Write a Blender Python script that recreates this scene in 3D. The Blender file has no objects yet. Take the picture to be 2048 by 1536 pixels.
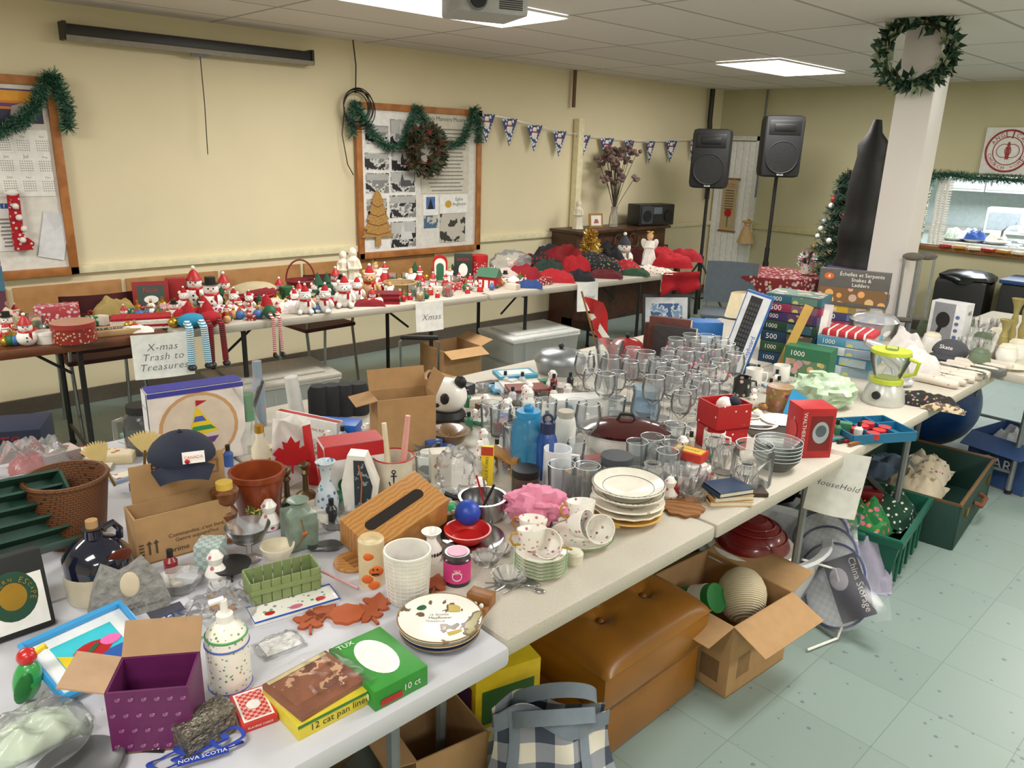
import bpy, math, random
from mathutils import Matrix, Vector, Euler, noise
R=random.Random(7)
H=1.70;FP=1540.0;TT=.74
rd=math.radians
cy,sy=math.cos(rd(46.2)),math.sin(rd(46.2)); cp,sp=math.cos(rd(17)),math.sin(rd(17)); cr,sr=math.cos(rd(1.76)),math.sin(rd(1.76))
FW=Vector((cy*cp,sy*cp,-sp));R0=Vector((sy,-cy,0));D0=Vector((-cy*sp,-sy*sp,-cp))
CX=R0*cr-D0*sr; CD=R0*sr+D0*cr; CAM=Vector((0,0,H))
def ray(u,v): return FW*FP+CX*(u-1024)+CD*(v-768)
def on(u,v,z=TT): r=ray(u,v); return CAM+r*((z-H)/r.z)
def wy(u,v,Y=5.43): r=ray(u,v); return CAM+r*(Y/r.y)
def wx(u,v,X=8.58): r=ray(u,v); return CAM+r*(X/r.x)
def dd(u,v,d): r=ray(u,v); return CAM+r*(d/(r.x*cy+r.y*sy))
def kp(p): return (p-CAM).dot(FW)/FP
def q(u,v,z=TT):
    p=on(u,v,z) if not isinstance(z,Vector) else z
    k=kp(p); d=p-CAM; h=math.hypot(d.x,d.y)
    return p,k,k/max(.5,h/d.length)
def xt(u,t,z=TT): return q(u,(705-.117*u)*(1-t)+(639-.098*u)*t,z)
# ---------- materials
MC={}
def L(c):
    if isinstance(c,tuple): return c
    c=c.lstrip('#'); f=lambda x:(x/12.92 if x<=.04045 else ((x+.055)/1.055)**2.4)
    return tuple(f(int(c[i:i+2],16)/255) for i in (0,2,4))+(1,)
def base(nm):
    m=bpy.data.materials.new(nm);m.use_nodes=True;nt=m.node_tree;return m,nt,nt.nodes['Principled BSDF']
def oc(nt,sc=1,loc=(0,0,0)):
    t=nt.nodes.new('ShaderNodeTexCoord');mp=nt.nodes.new('ShaderNodeMapping')
    mp.inputs['Location'].default_value=loc
    if not isinstance(sc,tuple): sc=(sc,)*3
    mp.inputs['Scale'].default_value=sc
    nt.links.new(t.outputs['Object'],mp.inputs['Vector']);return mp.outputs['Vector']
def ramp(nt,fac,stops,const=True):
    r=nt.nodes.new('ShaderNodeValToRGB')
    if const:r.color_ramp.interpolation='CONSTANT'
    e=r.color_ramp.elements
    while len(e)<len(stops): e.new(.5)
    for i,(p,c) in enumerate(stops): e[i].position=p;e[i].color=L(c)
    nt.links.new(fac,r.inputs['Fac']);return r.outputs['Color']
def mk(kind,args,fn):
    key=(kind,)+args
    if key not in MC: MC[key]=fn()
    return MC[key]
def bumpn(nt,b,src,s):
    bn=nt.nodes.new('ShaderNodeBump');bn.inputs['Strength'].default_value=s;bn.inputs['Distance'].default_value=.01
    nt.links.new(src,bn.inputs['Height']);nt.links.new(bn.outputs['Normal'],b.inputs['Normal'])
def M(c,r=.5,m=0,n=.07,ns=25,bp=0,e=0,coat=0):
    def f():
        mm,nt,b=base('mat_'+str(c).strip('#')); 
        nz=nt.nodes.new('ShaderNodeTexNoise');nz.inputs['Scale'].default_value=ns
        nt.links.new(oc(nt),nz.inputs['Vector'])
        a=L(c);lo=tuple(x*(1-n) for x in a[:3])+(1,);hi=tuple(min(1,x*(1+n)) for x in a[:3])+(1,)
        nt.links.new(ramp(nt,nz.outputs['Fac'],[(.3,lo),(.7,hi)],False),b.inputs['Base Color'])
        b.inputs['Roughness'].default_value=r;b.inputs['Metallic'].default_value=m
        if coat:b.inputs['Coat Weight'].default_value=coat
        if bp: bumpn(nt,b,nz.outputs['Fac'],bp)
        if e: b.inputs['Emission Color'].default_value=L(c);b.inputs['Emission Strength'].default_value=e
        return mm
    return mk('M',(c,r,m,n,ns,bp,e,coat),f)
def MP(kind,c1,c2,sc=30,t=.5,r=.5,bp=0,c3=None):
    def f():
        mm,nt,b=base('pat_'+kind);v=oc(nt,sc if kind!='brick' else 1)
        N=nt.nodes.new
        if kind=='spots':
            x=N('ShaderNodeTexNoise');x.inputs['Scale'].default_value=1;x.inputs['Detail'].default_value=3;nt.links.new(v,x.inputs['Vector'])
            st=[(0,c1),(t,c2)]+([(min(.95,t+.06),c3)] if c3 else []);o=ramp(nt,x.outputs['Fac'],st)
            h=x.outputs['Fac']
        elif kind in('dots','conf'):
            x=N('ShaderNodeTexVoronoi');x.inputs['Scale'].default_value=1;nt.links.new(v,x.inputs['Vector']);h=x.outputs['Distance']
            if kind=='dots': o=ramp(nt,h,[(0,c2),(t,c1)])
            else:
                mx=N('ShaderNodeMix');mx.data_type='RGBA'
                g=ramp(nt,h,[(0,'ffffff'),(t,'000000')]);nt.links.new(g,mx.inputs['Factor']);mx.inputs[6].default_value=L(c1)
                m2=N('ShaderNodeMix');m2.data_type='RGBA';m2.inputs['Factor'].default_value=.72;m2.inputs[7].default_value=L(c2);nt.links.new(x.outputs['Color'],m2.inputs[6])
                nt.links.new(m2.outputs[2],mx.inputs[7]);o=mx.outputs[2]
        elif kind in('wave','wood','rings','wavez','waved'):
            x=N('ShaderNodeTexWave');x.inputs['Scale'].default_value=1
            x.wave_type='RINGS' if kind=='rings' else 'BANDS'
            if kind=='wavez': x.bands_direction='Z'
            if kind=='waved': x.bands_direction='DIAGONAL'
            if kind=='rings': x.rings_direction='Z'
            if kind=='wood': x.inputs['Distortion'].default_value=6;x.inputs['Detail'].default_value=3;x.bands_direction='Y'
            nt.links.new(v,x.inputs['Vector']);h=x.outputs['Fac']
            o=ramp(nt,h,[(0,c1),(t if kind!='wood' else 1,c2)],kind!='wood')
        elif kind=='check':
            x=N('ShaderNodeTexChecker');x.inputs['Scale'].default_value=1;x.inputs['Color1'].default_value=L(c1);x.inputs['Color2'].default_value=L(c2);nt.links.new(v,x.inputs['Vector']);o=x.outputs['Color'];h=x.outputs['Fac']
        elif kind=='plaid':
            sx=N('ShaderNodeSeparateXYZ');nt.links.new(v,sx.inputs[0]);fs=[]
            for a in (0,2):
                mt=N('ShaderNodeMath');mt.operation='FRACT';nt.links.new(sx.outputs[a],mt.inputs[0])
                g=N('ShaderNodeMath');g.operation='GREATER_THAN';g.inputs[1].default_value=.5;nt.links.new(mt.outputs[0],g.inputs[0]);fs.append(g.outputs[0])
            ad=N('ShaderNodeMath');ad.operation='ADD';nt.links.new(fs[0],ad.inputs[0]);nt.links.new(fs[1],ad.inputs[1])
            hf=N('ShaderNodeMath');hf.operation='MULTIPLY';hf.inputs[1].default_value=.4;nt.links.new(ad.outputs[0],hf.inputs[0]);h=hf.outputs[0]
            o=ramp(nt,h,[(0,c1),(.3,c3 or c2),(.7,c2)])
        elif kind=='brick':
            x=N('ShaderNodeTexBrick');x.offset=.5;x.inputs['Scale'].default_value=sc;x.inputs['Color1'].default_value=L(c1);x.inputs['Color2'].default_value=L(c1);x.inputs['Mortar'].default_value=L(c2);x.inputs['Mortar Size'].default_value=.03
            tc=N('ShaderNodeTexCoord');s3=N('ShaderNodeSeparateXYZ');nt.links.new(tc.outputs['Object'],s3.inputs[0])
            ad=N('ShaderNodeMath');ad.operation='ADD';nt.links.new(s3.outputs[0],ad.inputs[0]);nt.links.new(s3.outputs[1],ad.inputs[1])
            cb=N('ShaderNodeCombineXYZ');nt.links.new(ad.outputs[0],cb.inputs[0]);nt.links.new(s3.outputs[2],cb.inputs[1])
            nt.links.new(cb.outputs[0],x.inputs['Vector']);o=x.outputs['Color'];h=x.outputs['Fac']
        nt.links.new(o,b.inputs['Base Color']);b.inputs['Roughness'].default_value=r
        if bp:bumpn(nt,b,h,bp)
        return mm
    return mk('P',(kind,c1,c2,sc,t,r,bp,c3),f)
def GLS(c='fafdfd',op=.07,r=.03,bl=.17):
    def f():
        mm,nt,b=base('glass_'+c);N=nt.nodes.new
        tr=N('ShaderNodeBsdfTransparent');tr.inputs[0].default_value=tuple(.6+.4*x for x in L(c)[:3])+(1,)
        gl=N('ShaderNodeBsdfGlossy');gl.inputs['Roughness'].default_value=r
        nz=N('ShaderNodeTexNoise');nz.inputs['Scale'].default_value=30
        b.inputs['Base Color'].default_value=L(c);b.inputs['Roughness'].default_value=.15
        m1=N('ShaderNodeMixShader');m1.inputs[0].default_value=op;nt.links.new(tr.outputs[0],m1.inputs[1]);nt.links.new(b.outputs[0],m1.inputs[2])
        lw=N('ShaderNodeLayerWeight');lw.inputs['Blend'].default_value=bl
        bn=N('ShaderNodeBump');bn.inputs['Strength'].default_value=.15;bn.inputs['Distance'].default_value=.004;nt.links.new(nz.outputs['Fac'],bn.inputs['Height']);nt.links.new(bn.outputs[0],gl.inputs['Normal'])
        m2=N('ShaderNodeMixShader');nt.links.new(lw.outputs['Fresnel'],m2.inputs[0]);nt.links.new(m1.outputs[0],m2.inputs[1]);nt.links.new(gl.outputs[0],m2.inputs[2])
        nt.links.new(m2.outputs[0],nt.nodes['Material Output'].inputs['Surface']);return mm
    return mk('G',(c,op,r,bl),f)
# ---------- geometry
def T(at=(0,0,0),rot=(0,0,0),sc=(1,1,1)):
    if not isinstance(sc,tuple): sc=(sc,)*3
    return Matrix.Translation(at)@Euler([rd(a) for a in rot]).to_matrix().to_4x4()@Matrix.Diagonal(sc+(1,))
import bmesh
BX={};TX={}
def txt(s,thin=0):
    if (s,thin) in TX:return TX[(s,thin)]
    c=bpy.data.curves.new('t','FONT');c.body=s;c.align_x='CENTER';c.align_y='CENTER';c.resolution_u=2
    if thin:c.offset=-.007;c.shear=.25;c.space_character=1.1
    o=bpy.data.objects.new('t',c);bpy.context.scene.collection.objects.link(o)
    me=bpy.data.meshes.new_from_object(o.evaluated_get(bpy.context.evaluated_depsgraph_get()))
    vs=[v.co.copy() for v in me.vertices];fs=[tuple(p.vertices) for p in me.polygons]
    bpy.data.objects.remove(o);bpy.data.curves.remove(c);bpy.data.meshes.remove(me)
    x0=min(v.x for v in vs);x1=max(v.x for v in vs);y0=min(v.y for v in vs);y1=max(v.y for v in vs);w=x1-x0
    TX[(s,thin)]=([((v.x-(x0+x1)/2)/w,(v.y-(y0+y1)/2)/w,0) for v in vs],fs);return TX[(s,thin)]
class G:
    def __init__(s): s.v=[];s.f=[];s.mi=[];s.mats=[]
    def add(s,vs,fs,m,X=None):
        if m not in s.mats:s.mats.append(m)
        i=s.mats.index(m);o=len(s.v)
        s.v+=[tuple(X@Vector(v)) for v in vs] if X else [tuple(v) for v in vs]
        s.f+=[tuple(a+o for a in f) for f in fs];s.mi+=[i]*len(fs);return s
    def box(s,a,b,c,m,at=(0,0,0),rot=(0,0,0),bv=0):
        bv=min(bv,a*.45,b*.45,c*.45)
        key=(round(a,4),round(b,4),round(c,4),round(bv,4))
        if key not in BX:
            bm=bmesh.new();bmesh.ops.create_cube(bm,size=1)
            for v in bm.verts:v.co=Vector((v.co.x*a,v.co.y*b,(v.co.z+.5)*c))
            if bv>0:bmesh.ops.bevel(bm,geom=bm.edges[:]+bm.verts[:],offset=bv,segments=2,affect='EDGES',profile=.6)
            bm.verts.index_update();BX[key]=([v.co.copy() for v in bm.verts],[tuple(v.index for v in f.verts) for f in bm.faces]);bm.free()
        return s.add(*BX[key],m,T(at,rot))
    def lathe(s,pr,m,at=(0,0,0),rot=(0,0,0),sc=(1,1,1),seg=24,wob=0,n=6):
        vs=[];fs=[]
        for r,z in pr:
            for i in range(seg):
                a=2*math.pi*i/seg;rr=max(r,1e-5)*(1+wob*math.cos(n*a));vs.append((rr*math.cos(a),rr*math.sin(a),z))
        for j in range(len(pr)-1):
            for i in range(seg):
                k=(i+1)%seg;fs.append((j*seg+i,j*seg+k,(j+1)*seg+k,(j+1)*seg+i))
        return s.add(vs,fs,m,T(at,rot,sc))
    def cyl(s,r,h,m,at=(0,0,0),rot=(0,0,0),seg=20): return s.lathe([(0,0),(r,0),(r,h),(0,h)],m,at,rot,seg=seg)
    def cone(s,r,h,m,at=(0,0,0),rot=(0,0,0),r2=0,seg=16): return s.lathe([(0,0),(r,0),(r2,h),(0,h)],m,at,rot,seg=seg)
    def ell(s,a,b,c,m,at=(0,0,0),rot=(0,0,0),seg=14,amp=0,fr=3,sd=0):
        nr=max(6,seg//2+1);vs=[];fs=[]
        for j in range(nr+1):
            t=math.pi*j/nr
            for i in range(seg):
                p=2*math.pi*i/seg;d=Vector((math.sin(t)*math.cos(p),math.sin(t)*math.sin(p),-math.cos(t)))
                k=1+(amp*noise.noise(d*fr+Vector((sd*7.3,sd,0))) if amp else 0)
                vs.append((d.x*a*k,d.y*b*k,d.z*c*k))
        for j in range(nr):
            for i in range(seg):
                k=(i+1)%seg;fs.append((j*seg+i,j*seg+k,(j+1)*seg+k,(j+1)*seg+i))
        return s.add(vs,fs,m,T(at,rot))
    def tube(s,pts,r,m,seg=7,close=False):
        pts=[Vector(p) for p in pts];n=len(pts);vs=[];fs=[];up=Vector((0,0,1));pn=None
        for i,p in enumerate(pts):
            a=pts[(i-1)%n] if (close or i>0) else p;b=pts[(i+1)%n] if (close or i<n-1) else p
            t=(b-a).normalized() if (b-a).length>0 else up
            if pn is None: pn=t.orthogonal().normalized()
            pn=(pn-t*pn.dot(t));pn=pn.normalized() if pn.length>1e-6 else t.orthogonal().normalized();bn=t.cross(pn)
            rr=r[i] if isinstance(r,(list,tuple)) else r
            for j in range(seg):
                a=2*math.pi*j/seg;vs.append(p+pn*rr*math.cos(a)+bn*rr*math.sin(a))
        for i in range(n if close else n-1):
            for j in range(seg):
                k=(j+1)%seg;i2=(i+1)%n;fs.append((i*seg+j,i*seg+k,i2*seg+k,i2*seg+j))
        if not close: fs+=[tuple(range(seg))[::-1],tuple((n-1)*seg+j for j in range(seg))]
        return s.add(vs,fs,m)
    def tor(s,Rr,r,m,at=(0,0,0),rot=(0,0,0),seg=24):
        X=T(at,rot);return s.tube([X@Vector((Rr*math.cos(2*math.pi*i/seg),Rr*math.sin(2*math.pi*i/seg),0)) for i in range(seg)],r,m,close=True)
    def sheet(s,fn,nu,nv,m,X=None):
        vs=[fn(i/nu,j/nv) for j in range(nv+1) for i in range(nu+1)]
        fs=[(j*(nu+1)+i,j*(nu+1)+i+1,(j+1)*(nu+1)+i+1,(j+1)*(nu+1)+i) for j in range(nv) for i in range(nu)]
        return s.add(vs,fs,m,X)
    def prism(s,pts,h,m,at=(0,0,0),rot=(0,0,0)):
        n=len(pts);vs=[(x,y,0) for x,y in pts]+[(x,y,h) for x,y in pts]
        return s.add(vs,[tuple(range(n))[::-1],tuple(range(n,2*n))]+[(i,(i+1)%n,n+(i+1)%n,n+i) for i in range(n)],m,T(at,rot))
    def text(s,t,w,m,at=(0,0,0),rot=(90,0,0),thin=0):
        vs,fs=txt(t,thin);return s.add(vs,fs,m,T(at,rot,w))
    def heap(s,w,d,h,m,sd=0,fr=5,amp=.35,n=18,sq=2.5,X=None,at=(0,0,0)):
        def fn(u,v):
            x=u*2-1;y=v*2-1;r=(abs(x)**sq+abs(y)**sq)
            z=max(0,1-r)**.5*h;nz=noise.noise(Vector((x*fr/2.4+sd*3.1,y*fr/2.4,sd)))
            rg=1-abs(noise.noise(Vector((x*fr/2+sd,y*fr/2+sd,2.5))))*2
            z=z*(.8+amp*nz+amp*.45*rg)
            e=1+.12*noise.noise(Vector((x*2,y*2,sd+9)));return (x*w/2*e+at[0],y*d/2*e+at[1],max(0,z)+at[2]+.002)
        return s.sheet(fn,n,n,m,X)
    def needles(s,pts,rad,n,ms,ln=.03,wd=.003,core=None):
        pts=[Vector(p) for p in pts];seg=[(pts[i+1]-pts[i]).length for i in range(len(pts)-1)];tot=sum(seg)
        for m in ms:
            vs=[];fs=[]
            for _ in range(n//len(ms)):
                d=R.random()*tot;i=0
                while i<len(seg)-1 and d>seg[i]:d-=seg[i];i+=1
                p=pts[i].lerp(pts[i+1],min(1,d/max(seg[i],1e-6)))
                a=Vector((R.gauss(0,1),R.gauss(0,1),R.gauss(0,1))).normalized();b=a.orthogonal().normalized()*wd
                o=p+a*rad*R.random()*.5;k=len(vs);vs+=[o-b,o+b,o+a*ln*(.6+.6*R.random())+b,o+a*ln-b];fs.append((k,k+1,k+2,k+3))
            s.add(vs,fs,m)
        if core:s.tube(pts,rad*.35,core,6)
        return s
    def decals(s,w,d,h,ds):
        for i,e in enumerate(ds):
            fc,ty=e[0],e[1];o=.0006*(1+i*.5)
            if fc=='F':O=Vector((0,-d/2-o,0));U=Vector((1,0,0));V=Vector((0,0,1));rt=(90,0,0);W,Hh=w,h
            if fc=='R':O=Vector((w/2+o,0,0));U=Vector((0,1,0));V=Vector((0,0,1));rt=(90,0,90);W,Hh=d,h
            if fc=='L':O=Vector((-w/2-o,0,0));U=Vector((0,-1,0));V=Vector((0,0,1));rt=(90,0,-90);W,Hh=d,h
            if fc=='T':O=Vector((0,-d/2,h+o));U=Vector((1,0,0));V=Vector((0,1,0));rt=(0,0,0);W,Hh=w,d
            X=Matrix.Translation(O)@Euler([rd(a) for a in rt]).to_matrix().to_4x4()
            if ty=='t':
                P=O+U*e[3]*W+V*e[4]*Hh;l=e[7] if len(e)>7 else 0;vs,fs=txt(e[2])
                s.add(vs,fs,e[6],Matrix.Translation(P)@Euler([rd(a) for a in rt]).to_matrix().to_4x4()@T(rot=(0,0,l),sc=e[5]*W))
            elif ty=='r':
                a,b,ww,hh=e[2]*W,e[3]*Hh,e[4]*W/2,e[5]*Hh/2
                s.add([(a-ww,b-hh,0),(a+ww,b-hh,0),(a+ww,b+hh,0),(a-ww,b+hh,0)],[(0,1,2,3)],e[6],X)
            elif ty=='c':
                a,b,r,ry=e[2]*W,e[3]*Hh,e[4]*W,e[5]*Hh;n=24
                s.add([(a+r*math.cos(2*math.pi*j/n),b+ry*math.sin(2*math.pi*j/n),0) for j in range(n)],[tuple(range(n))],e[6],X)
            elif ty=='p':
                s.add([(x*W,y*Hh,0) for x,y in e[2]],[tuple(range(len(e[2])))],e[3],X)
        return s
    def obj(s,name):
        me=bpy.data.meshes.new(name);me.from_pydata(s.v,[],s.f)
        for m in s.mats:me.materials.append(m)
        me.polygons.foreach_set('material_index',s.mi);me.polygons.foreach_set('use_smooth',[True]*len(s.f));me.update()
        try:me.set_sharp_from_angle(angle=rd(38))
        except Exception:pass
        o=bpy.data.objects.new(name,me);bpy.context.scene.collection.objects.link(o);return o
def put(name,label,cat,parts,p,f=0,rz=None,rx=0,ry=0,grp=None,s=1):
    p=Vector(p)
    if len(label.split())<4: label+=' standing on the table'
    if rz is None: rz=math.degrees(math.atan2(p.y,p.x))-90+f
    if isinstance(parts,G): o=parts.obj(name)
    elif len(parts)==1: o=parts[0][1].obj(name)
    else:
        o=bpy.data.objects.new(name,None);o.empty_display_size=.05;bpy.context.scene.collection.objects.link(o)
        for e in parts:
            c=e[1].obj(e[0]);c.parent=o
            if len(e)>2:c['label']=e[2]
    o.location=p;o.rotation_euler=(rd(rx),rd(ry),rd(rz));o.scale=(s,s,s)
    o['label']=label;o['category']=cat
    if grp:o['group']=grp
    return o
def dup(o,p,f=0,rz=None,label=None,s=1,rx=0,ry=0):
    p=Vector(p);n=o.copy();bpy.context.scene.collection.objects.link(n)
    for c in o.children:
        d=c.copy();bpy.context.scene.collection.objects.link(d);d.parent=n
    if rz is None: rz=math.degrees(math.atan2(p.y,p.x))-90+f
    n.location=p;n.rotation_euler=(rd(rx),rd(ry),rd(rz));n.scale=(s,s,s)
    if label:n['label']=label
    return n
def struct(name,g):
    o=g.obj(name);o['kind']='structure';o['label']=name.replace('_',' ')+' of the hall';return o
def lz(name,label,cat,u,v,pr,m,z=TT,extra=None,wob=0,n=6,seg=28,f=0,grp=None,rx=0,ry=0,bn='body'):
    p,k,h=q(u,v,z);g=G().lathe([(a*k,b*h) for a,b in pr],m,wob=wob,n=n,seg=seg)
    return put(name,label,cat,([(bn,g)]+extra(k,h)) if extra else g,p,f=f,grp=grp,rx=rx,ry=ry)
def bz(name,label,cat,u,v,w,d,h,m,ds=(),z=TT,f=0,rz=None,bv=.002,rx=0,ry=0,grp=None):
    p,k,hh=q(u,v,z);w*=k;d*=k;h*=hh
    return put(name,label,cat,G().box(w,d,h,m,bv=bv).decals(w,d,h,ds),p,f=f,rz=rz,rx=rx,ry=ry,grp=grp)
def carton(w,d,h,m,fl=(None,)*4,ds=(),inm=None,fl_len=None,th=.004):
    g=G();inm=inm or m;g.box(w,d,th,inm)
    for (a,b,x,y) in ((w,th,0,-d/2+th/2),(w,th,0,d/2-th/2),(th,d-2*th,-w/2+th/2,0),(th,d-2*th,w/2-th/2,0)): g.box(a,b,h,m,(x,y,0))
    g.decals(w,d,h,ds);parts=[('box_body',g)];ln=fl_len or min(w,d)/2
    for i,a in enumerate(fl):
        if a is None:continue
        q_=G()
        if i==0:q_.box(w,th*.7,ln,m,(0,-d/2,h),(a,0,0))
        if i==1:q_.box(w,th*.7,ln,m,(0,d/2,h),(-a,0,0))
        if i==2:q_.box(th*.7,d,ln,m,(-w/2,0,h),(0,-a,0))
        if i==3:q_.box(th*.7,d,ln,m,(w/2,0,h),(0,a,0))
        parts.append(('box_flap',q_))
    return parts
WH=M('f2efe8',.35,coat=.3);CR=M('e9dfc6',.35,coat=.3);BK=M('161616',.5);RD=M('b3161b',.45);RDF=M('a81722',.9,bp=.3,ns=60);WHF=M('efece6',.95,bp=.3,ns=60)
GRN=M('1e5a35',.6);DG=M('17392c',.55);BLU=M('1c4fb4',.4);NAVY=M('1b2238',.8);CB=M('b08a5e',.85,n=.06);CBI=M('a17c52',.9);TXB=M('2a2622',.8)
GL=GLS();GLB=GLS('bcd8ee',.18);PLA=GLS('f4f5f6',.2,.1,.25);ST=M('b8b9bb',.22,1);DST=M('77777a',.35,1);GOLD=M('c79a3c',.35,.8);BRS=M('8a6a30',.4,.9)
WD=MP('wood','9a6634','7a4c22',14,r=.5);DW=MP('wood','4a2a18','2e1810',12,r=.4);PAP=M('f4f3ef',.8);YEL=M('e8c820',.5);SKIN=M('e0ae8c',.6);PK=M('e07ba0',.6);ORG=M('d9651e',.6)
TERRA=M('a8512c',.7);WICK=MP('brick','7a4c2a','3a2212',40,r=.7,bp=.6);ALUM=M('9aa0a4',.35,.8);GRY=M('6e7478',.6)
# ---------- room
XW,YW,ZC=8.6,5.45,2.44
X0,Y0=-3.2,-3.4
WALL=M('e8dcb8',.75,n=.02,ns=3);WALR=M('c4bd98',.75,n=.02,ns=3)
mm,nt,b=base('mat_floor_tile')
bt=nt.nodes.new('ShaderNodeTexBrick');bt.offset=0;bt.inputs['Scale'].default_value=1
for n_,v_ in(('Brick Width',.305),('Row Height',.305),('Mortar Size',.0016),('Mortar Smooth',.3)):bt.inputs[n_].default_value=v_
bt.inputs['Color1'].default_value=L('84968f');bt.inputs['Color2'].default_value=L('8b9d96');bt.inputs['Mortar'].default_value=L('70827b')
nt.links.new(oc(nt),bt.inputs['Vector'])
vo=nt.nodes.new('ShaderNodeTexVoronoi');vo.inputs['Scale'].default_value=30;nt.links.new(oc(nt),vo.inputs['Vector'])
nz=nt.nodes.new('ShaderNodeTexNoise');nz.inputs['Scale'].default_value=5;nt.links.new(oc(nt),nz.inputs['Vector'])
ml=nt.nodes.new('ShaderNodeMath');ml.operation='MULTIPLY_ADD';ml.inputs[1].default_value=1;nt.links.new(vo.outputs['Distance'],ml.inputs[0])
sep=nt.nodes.new('ShaderNodeSeparateColor');nt.links.new(vo.outputs['Color'],sep.inputs[0]);nt.links.new(sep.outputs[0],ml.inputs[2])
fl=ramp(nt,ml.outputs[0],[(0,'ffffff'),(.26,'000000')])
mx=nt.nodes.new('ShaderNodeMix');mx.data_type='RGBA';nt.links.new(fl,mx.inputs['Factor']);nt.links.new(bt.outputs['Color'],mx.inputs[6]);mx.inputs[7].default_value=L('65777a')
nt.links.new(mx.outputs[2],b.inputs['Base Color']);b.inputs['Roughness'].default_value=.36
bumpn(nt,b,nz.outputs['Fac'],.03);FLOOR=mm
mm,nt,b=base('mat_ceiling_tile')
bt=nt.nodes.new('ShaderNodeTexBrick');bt.offset=0;bt.inputs['Scale'].default_value=1
for n_,v_ in(('Brick Width',1.2),('Row Height',.6),('Mortar Size',.012),('Mortar Smooth',.1)):bt.inputs[n_].default_value=v_
bt.inputs['Color1'].default_value=L('e4dfda');bt.inputs['Color2'].default_value=L('dcd7d2');bt.inputs['Mortar'].default_value=L('aaa59e')
nt.links.new(oc(nt,1,(.05,.3,0)),bt.inputs['Vector']);nt.links.new(bt.outputs['Color'],b.inputs['Base Color']);b.inputs['Roughness'].default_value=.9
nz=nt.nodes.new('ShaderNodeTexNoise');nz.inputs['Scale'].default_value=60;nt.links.new(oc(nt),nz.inputs['Vector']);bumpn(nt,b,nz.outputs['Fac'],.3);CEIL=mm
struct('floor',G().box(15.4,9.2,.1,FLOOR,(4.3,1.0,-.1)))
struct('ceiling',G().box(15.4,9.2,.1,CEIL,(4.3,1.0,ZC)))
struct('wall_left',G().box(XW-X0+.1,.1,ZC,WALL,((XW+X0)/2+.05,YW+.05,0)))
wa,wb=1.2,2.97;wz0,wz1=.88,1.58
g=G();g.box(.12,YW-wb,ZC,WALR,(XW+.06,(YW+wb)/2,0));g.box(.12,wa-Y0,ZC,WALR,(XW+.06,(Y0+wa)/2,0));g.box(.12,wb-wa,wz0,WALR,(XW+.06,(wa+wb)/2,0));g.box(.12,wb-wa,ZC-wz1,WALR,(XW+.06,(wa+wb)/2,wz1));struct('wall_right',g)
struct('wall_front',G().box(XW-X0,.1,ZC,WALL,((XW+X0)/2,Y0-.05,0)))
struct('wall_back',G().box(.1,YW-Y0,ZC,WALL,(X0-.05,(YW+Y0)/2,0)))
KB=M('b8c4c4',.7)
g=G();g.box(.1,4.6,ZC,KB,(11.6,2.6,0));g.box(2.9,.1,ZC,KB,(10.2,4.6,0));g.box(2.9,.1,ZC,KB,(10.2,.2,0));struct('wall_kitchen',g)
CRM=M('ebe2ba',.5);WWD=MP('wood','b98650','a87440',6,r=.5)
struct('trim_1',G().box(XW-X0,.03,.05,CRM,((XW+X0)/2,YW-.015,.86),bv=.005))
g=G()
for i in range(9): g.box(.62,.02,.30,WWD,(-1.3+i*.65,YW-.01,.5),bv=.004)
struct('trim_2',g)
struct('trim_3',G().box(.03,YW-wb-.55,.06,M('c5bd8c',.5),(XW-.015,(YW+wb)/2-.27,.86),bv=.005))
g=G();g.box(.16,wb-wa+.2,.04,WD,(XW+.02,(wa+wb)/2,wz0-.04),bv=.004);struct('trim_4',g)
struct('baseboard_left',G().box(XW-X0,.02,.1,M('5d5348',.6),((XW+X0)/2,YW-.01,0)))
struct('baseboard_right',G().box(.02,YW-Y0,.1,M('5d5348',.6),(XW-.01,(YW+Y0)/2,0)))
g=G()
for i in range(6): g.box(.035,.081,1.86,M('eeeeea',.5),(XW-.03,4.95+i*.086,0),bv=.004)
g.box(.05,.05,1.92,M('deded8',.5),(XW-.03,4.88,0));g.box(.05,.62,.05,M('deded8',.5),(XW-.03,5.15,1.87));struct('door_1',g)
EM=M('fffdf6',.5,e=6)
for i,(x,y,en) in enumerate([(2.95,3.6,42),(6.55,3.6,32),(2.95,.6,34),(6.55,.6,30),(-.65,.6,24),(-.65,3.6,44),(2.95,-1.8,38),(-.65,-1.8,32),(6.55,-1.8,28)]):  # two panels are in view; the rest are unseen, added to fill the hall
    g=G().box(1.16,.56,.012,EM,(0,0,0));fr=G().tube([(-.59,-.29,.006),(.59,-.29,.006),(.59,.29,.006),(-.59,.29,.006)],.01,M('e8e8e4',.5),4,True)
    put('ceiling_light','recessed rectangular fluorescent ceiling light panel','ceiling light',[('diffuser',g),('light_frame',fr)],(x,y,ZC-.018),rz=0,grp='ceiling light panels')
    l=bpy.data.lights.new('panel_lamp','AREA');l.shape='RECTANGLE';l.size=1.15;l.size_y=.55;l.energy=en;l.color=(1,.955,.9)
    lo=bpy.data.objects.new('panel_lamp',l);lo.location=(x,y,ZC-.035);bpy.context.scene.collection.objects.link(lo)
l=bpy.data.lights.new('kitchen_fill','AREA');l.size=1.2;l.energy=110;l.color=(.88,.95,1);lo=bpy.data.objects.new('kitchen_fill',l);lo.location=(9.9,2.4,2.3);bpy.context.scene.collection.objects.link(lo)  # added area light without a fixture, brightens the kitchen
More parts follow.
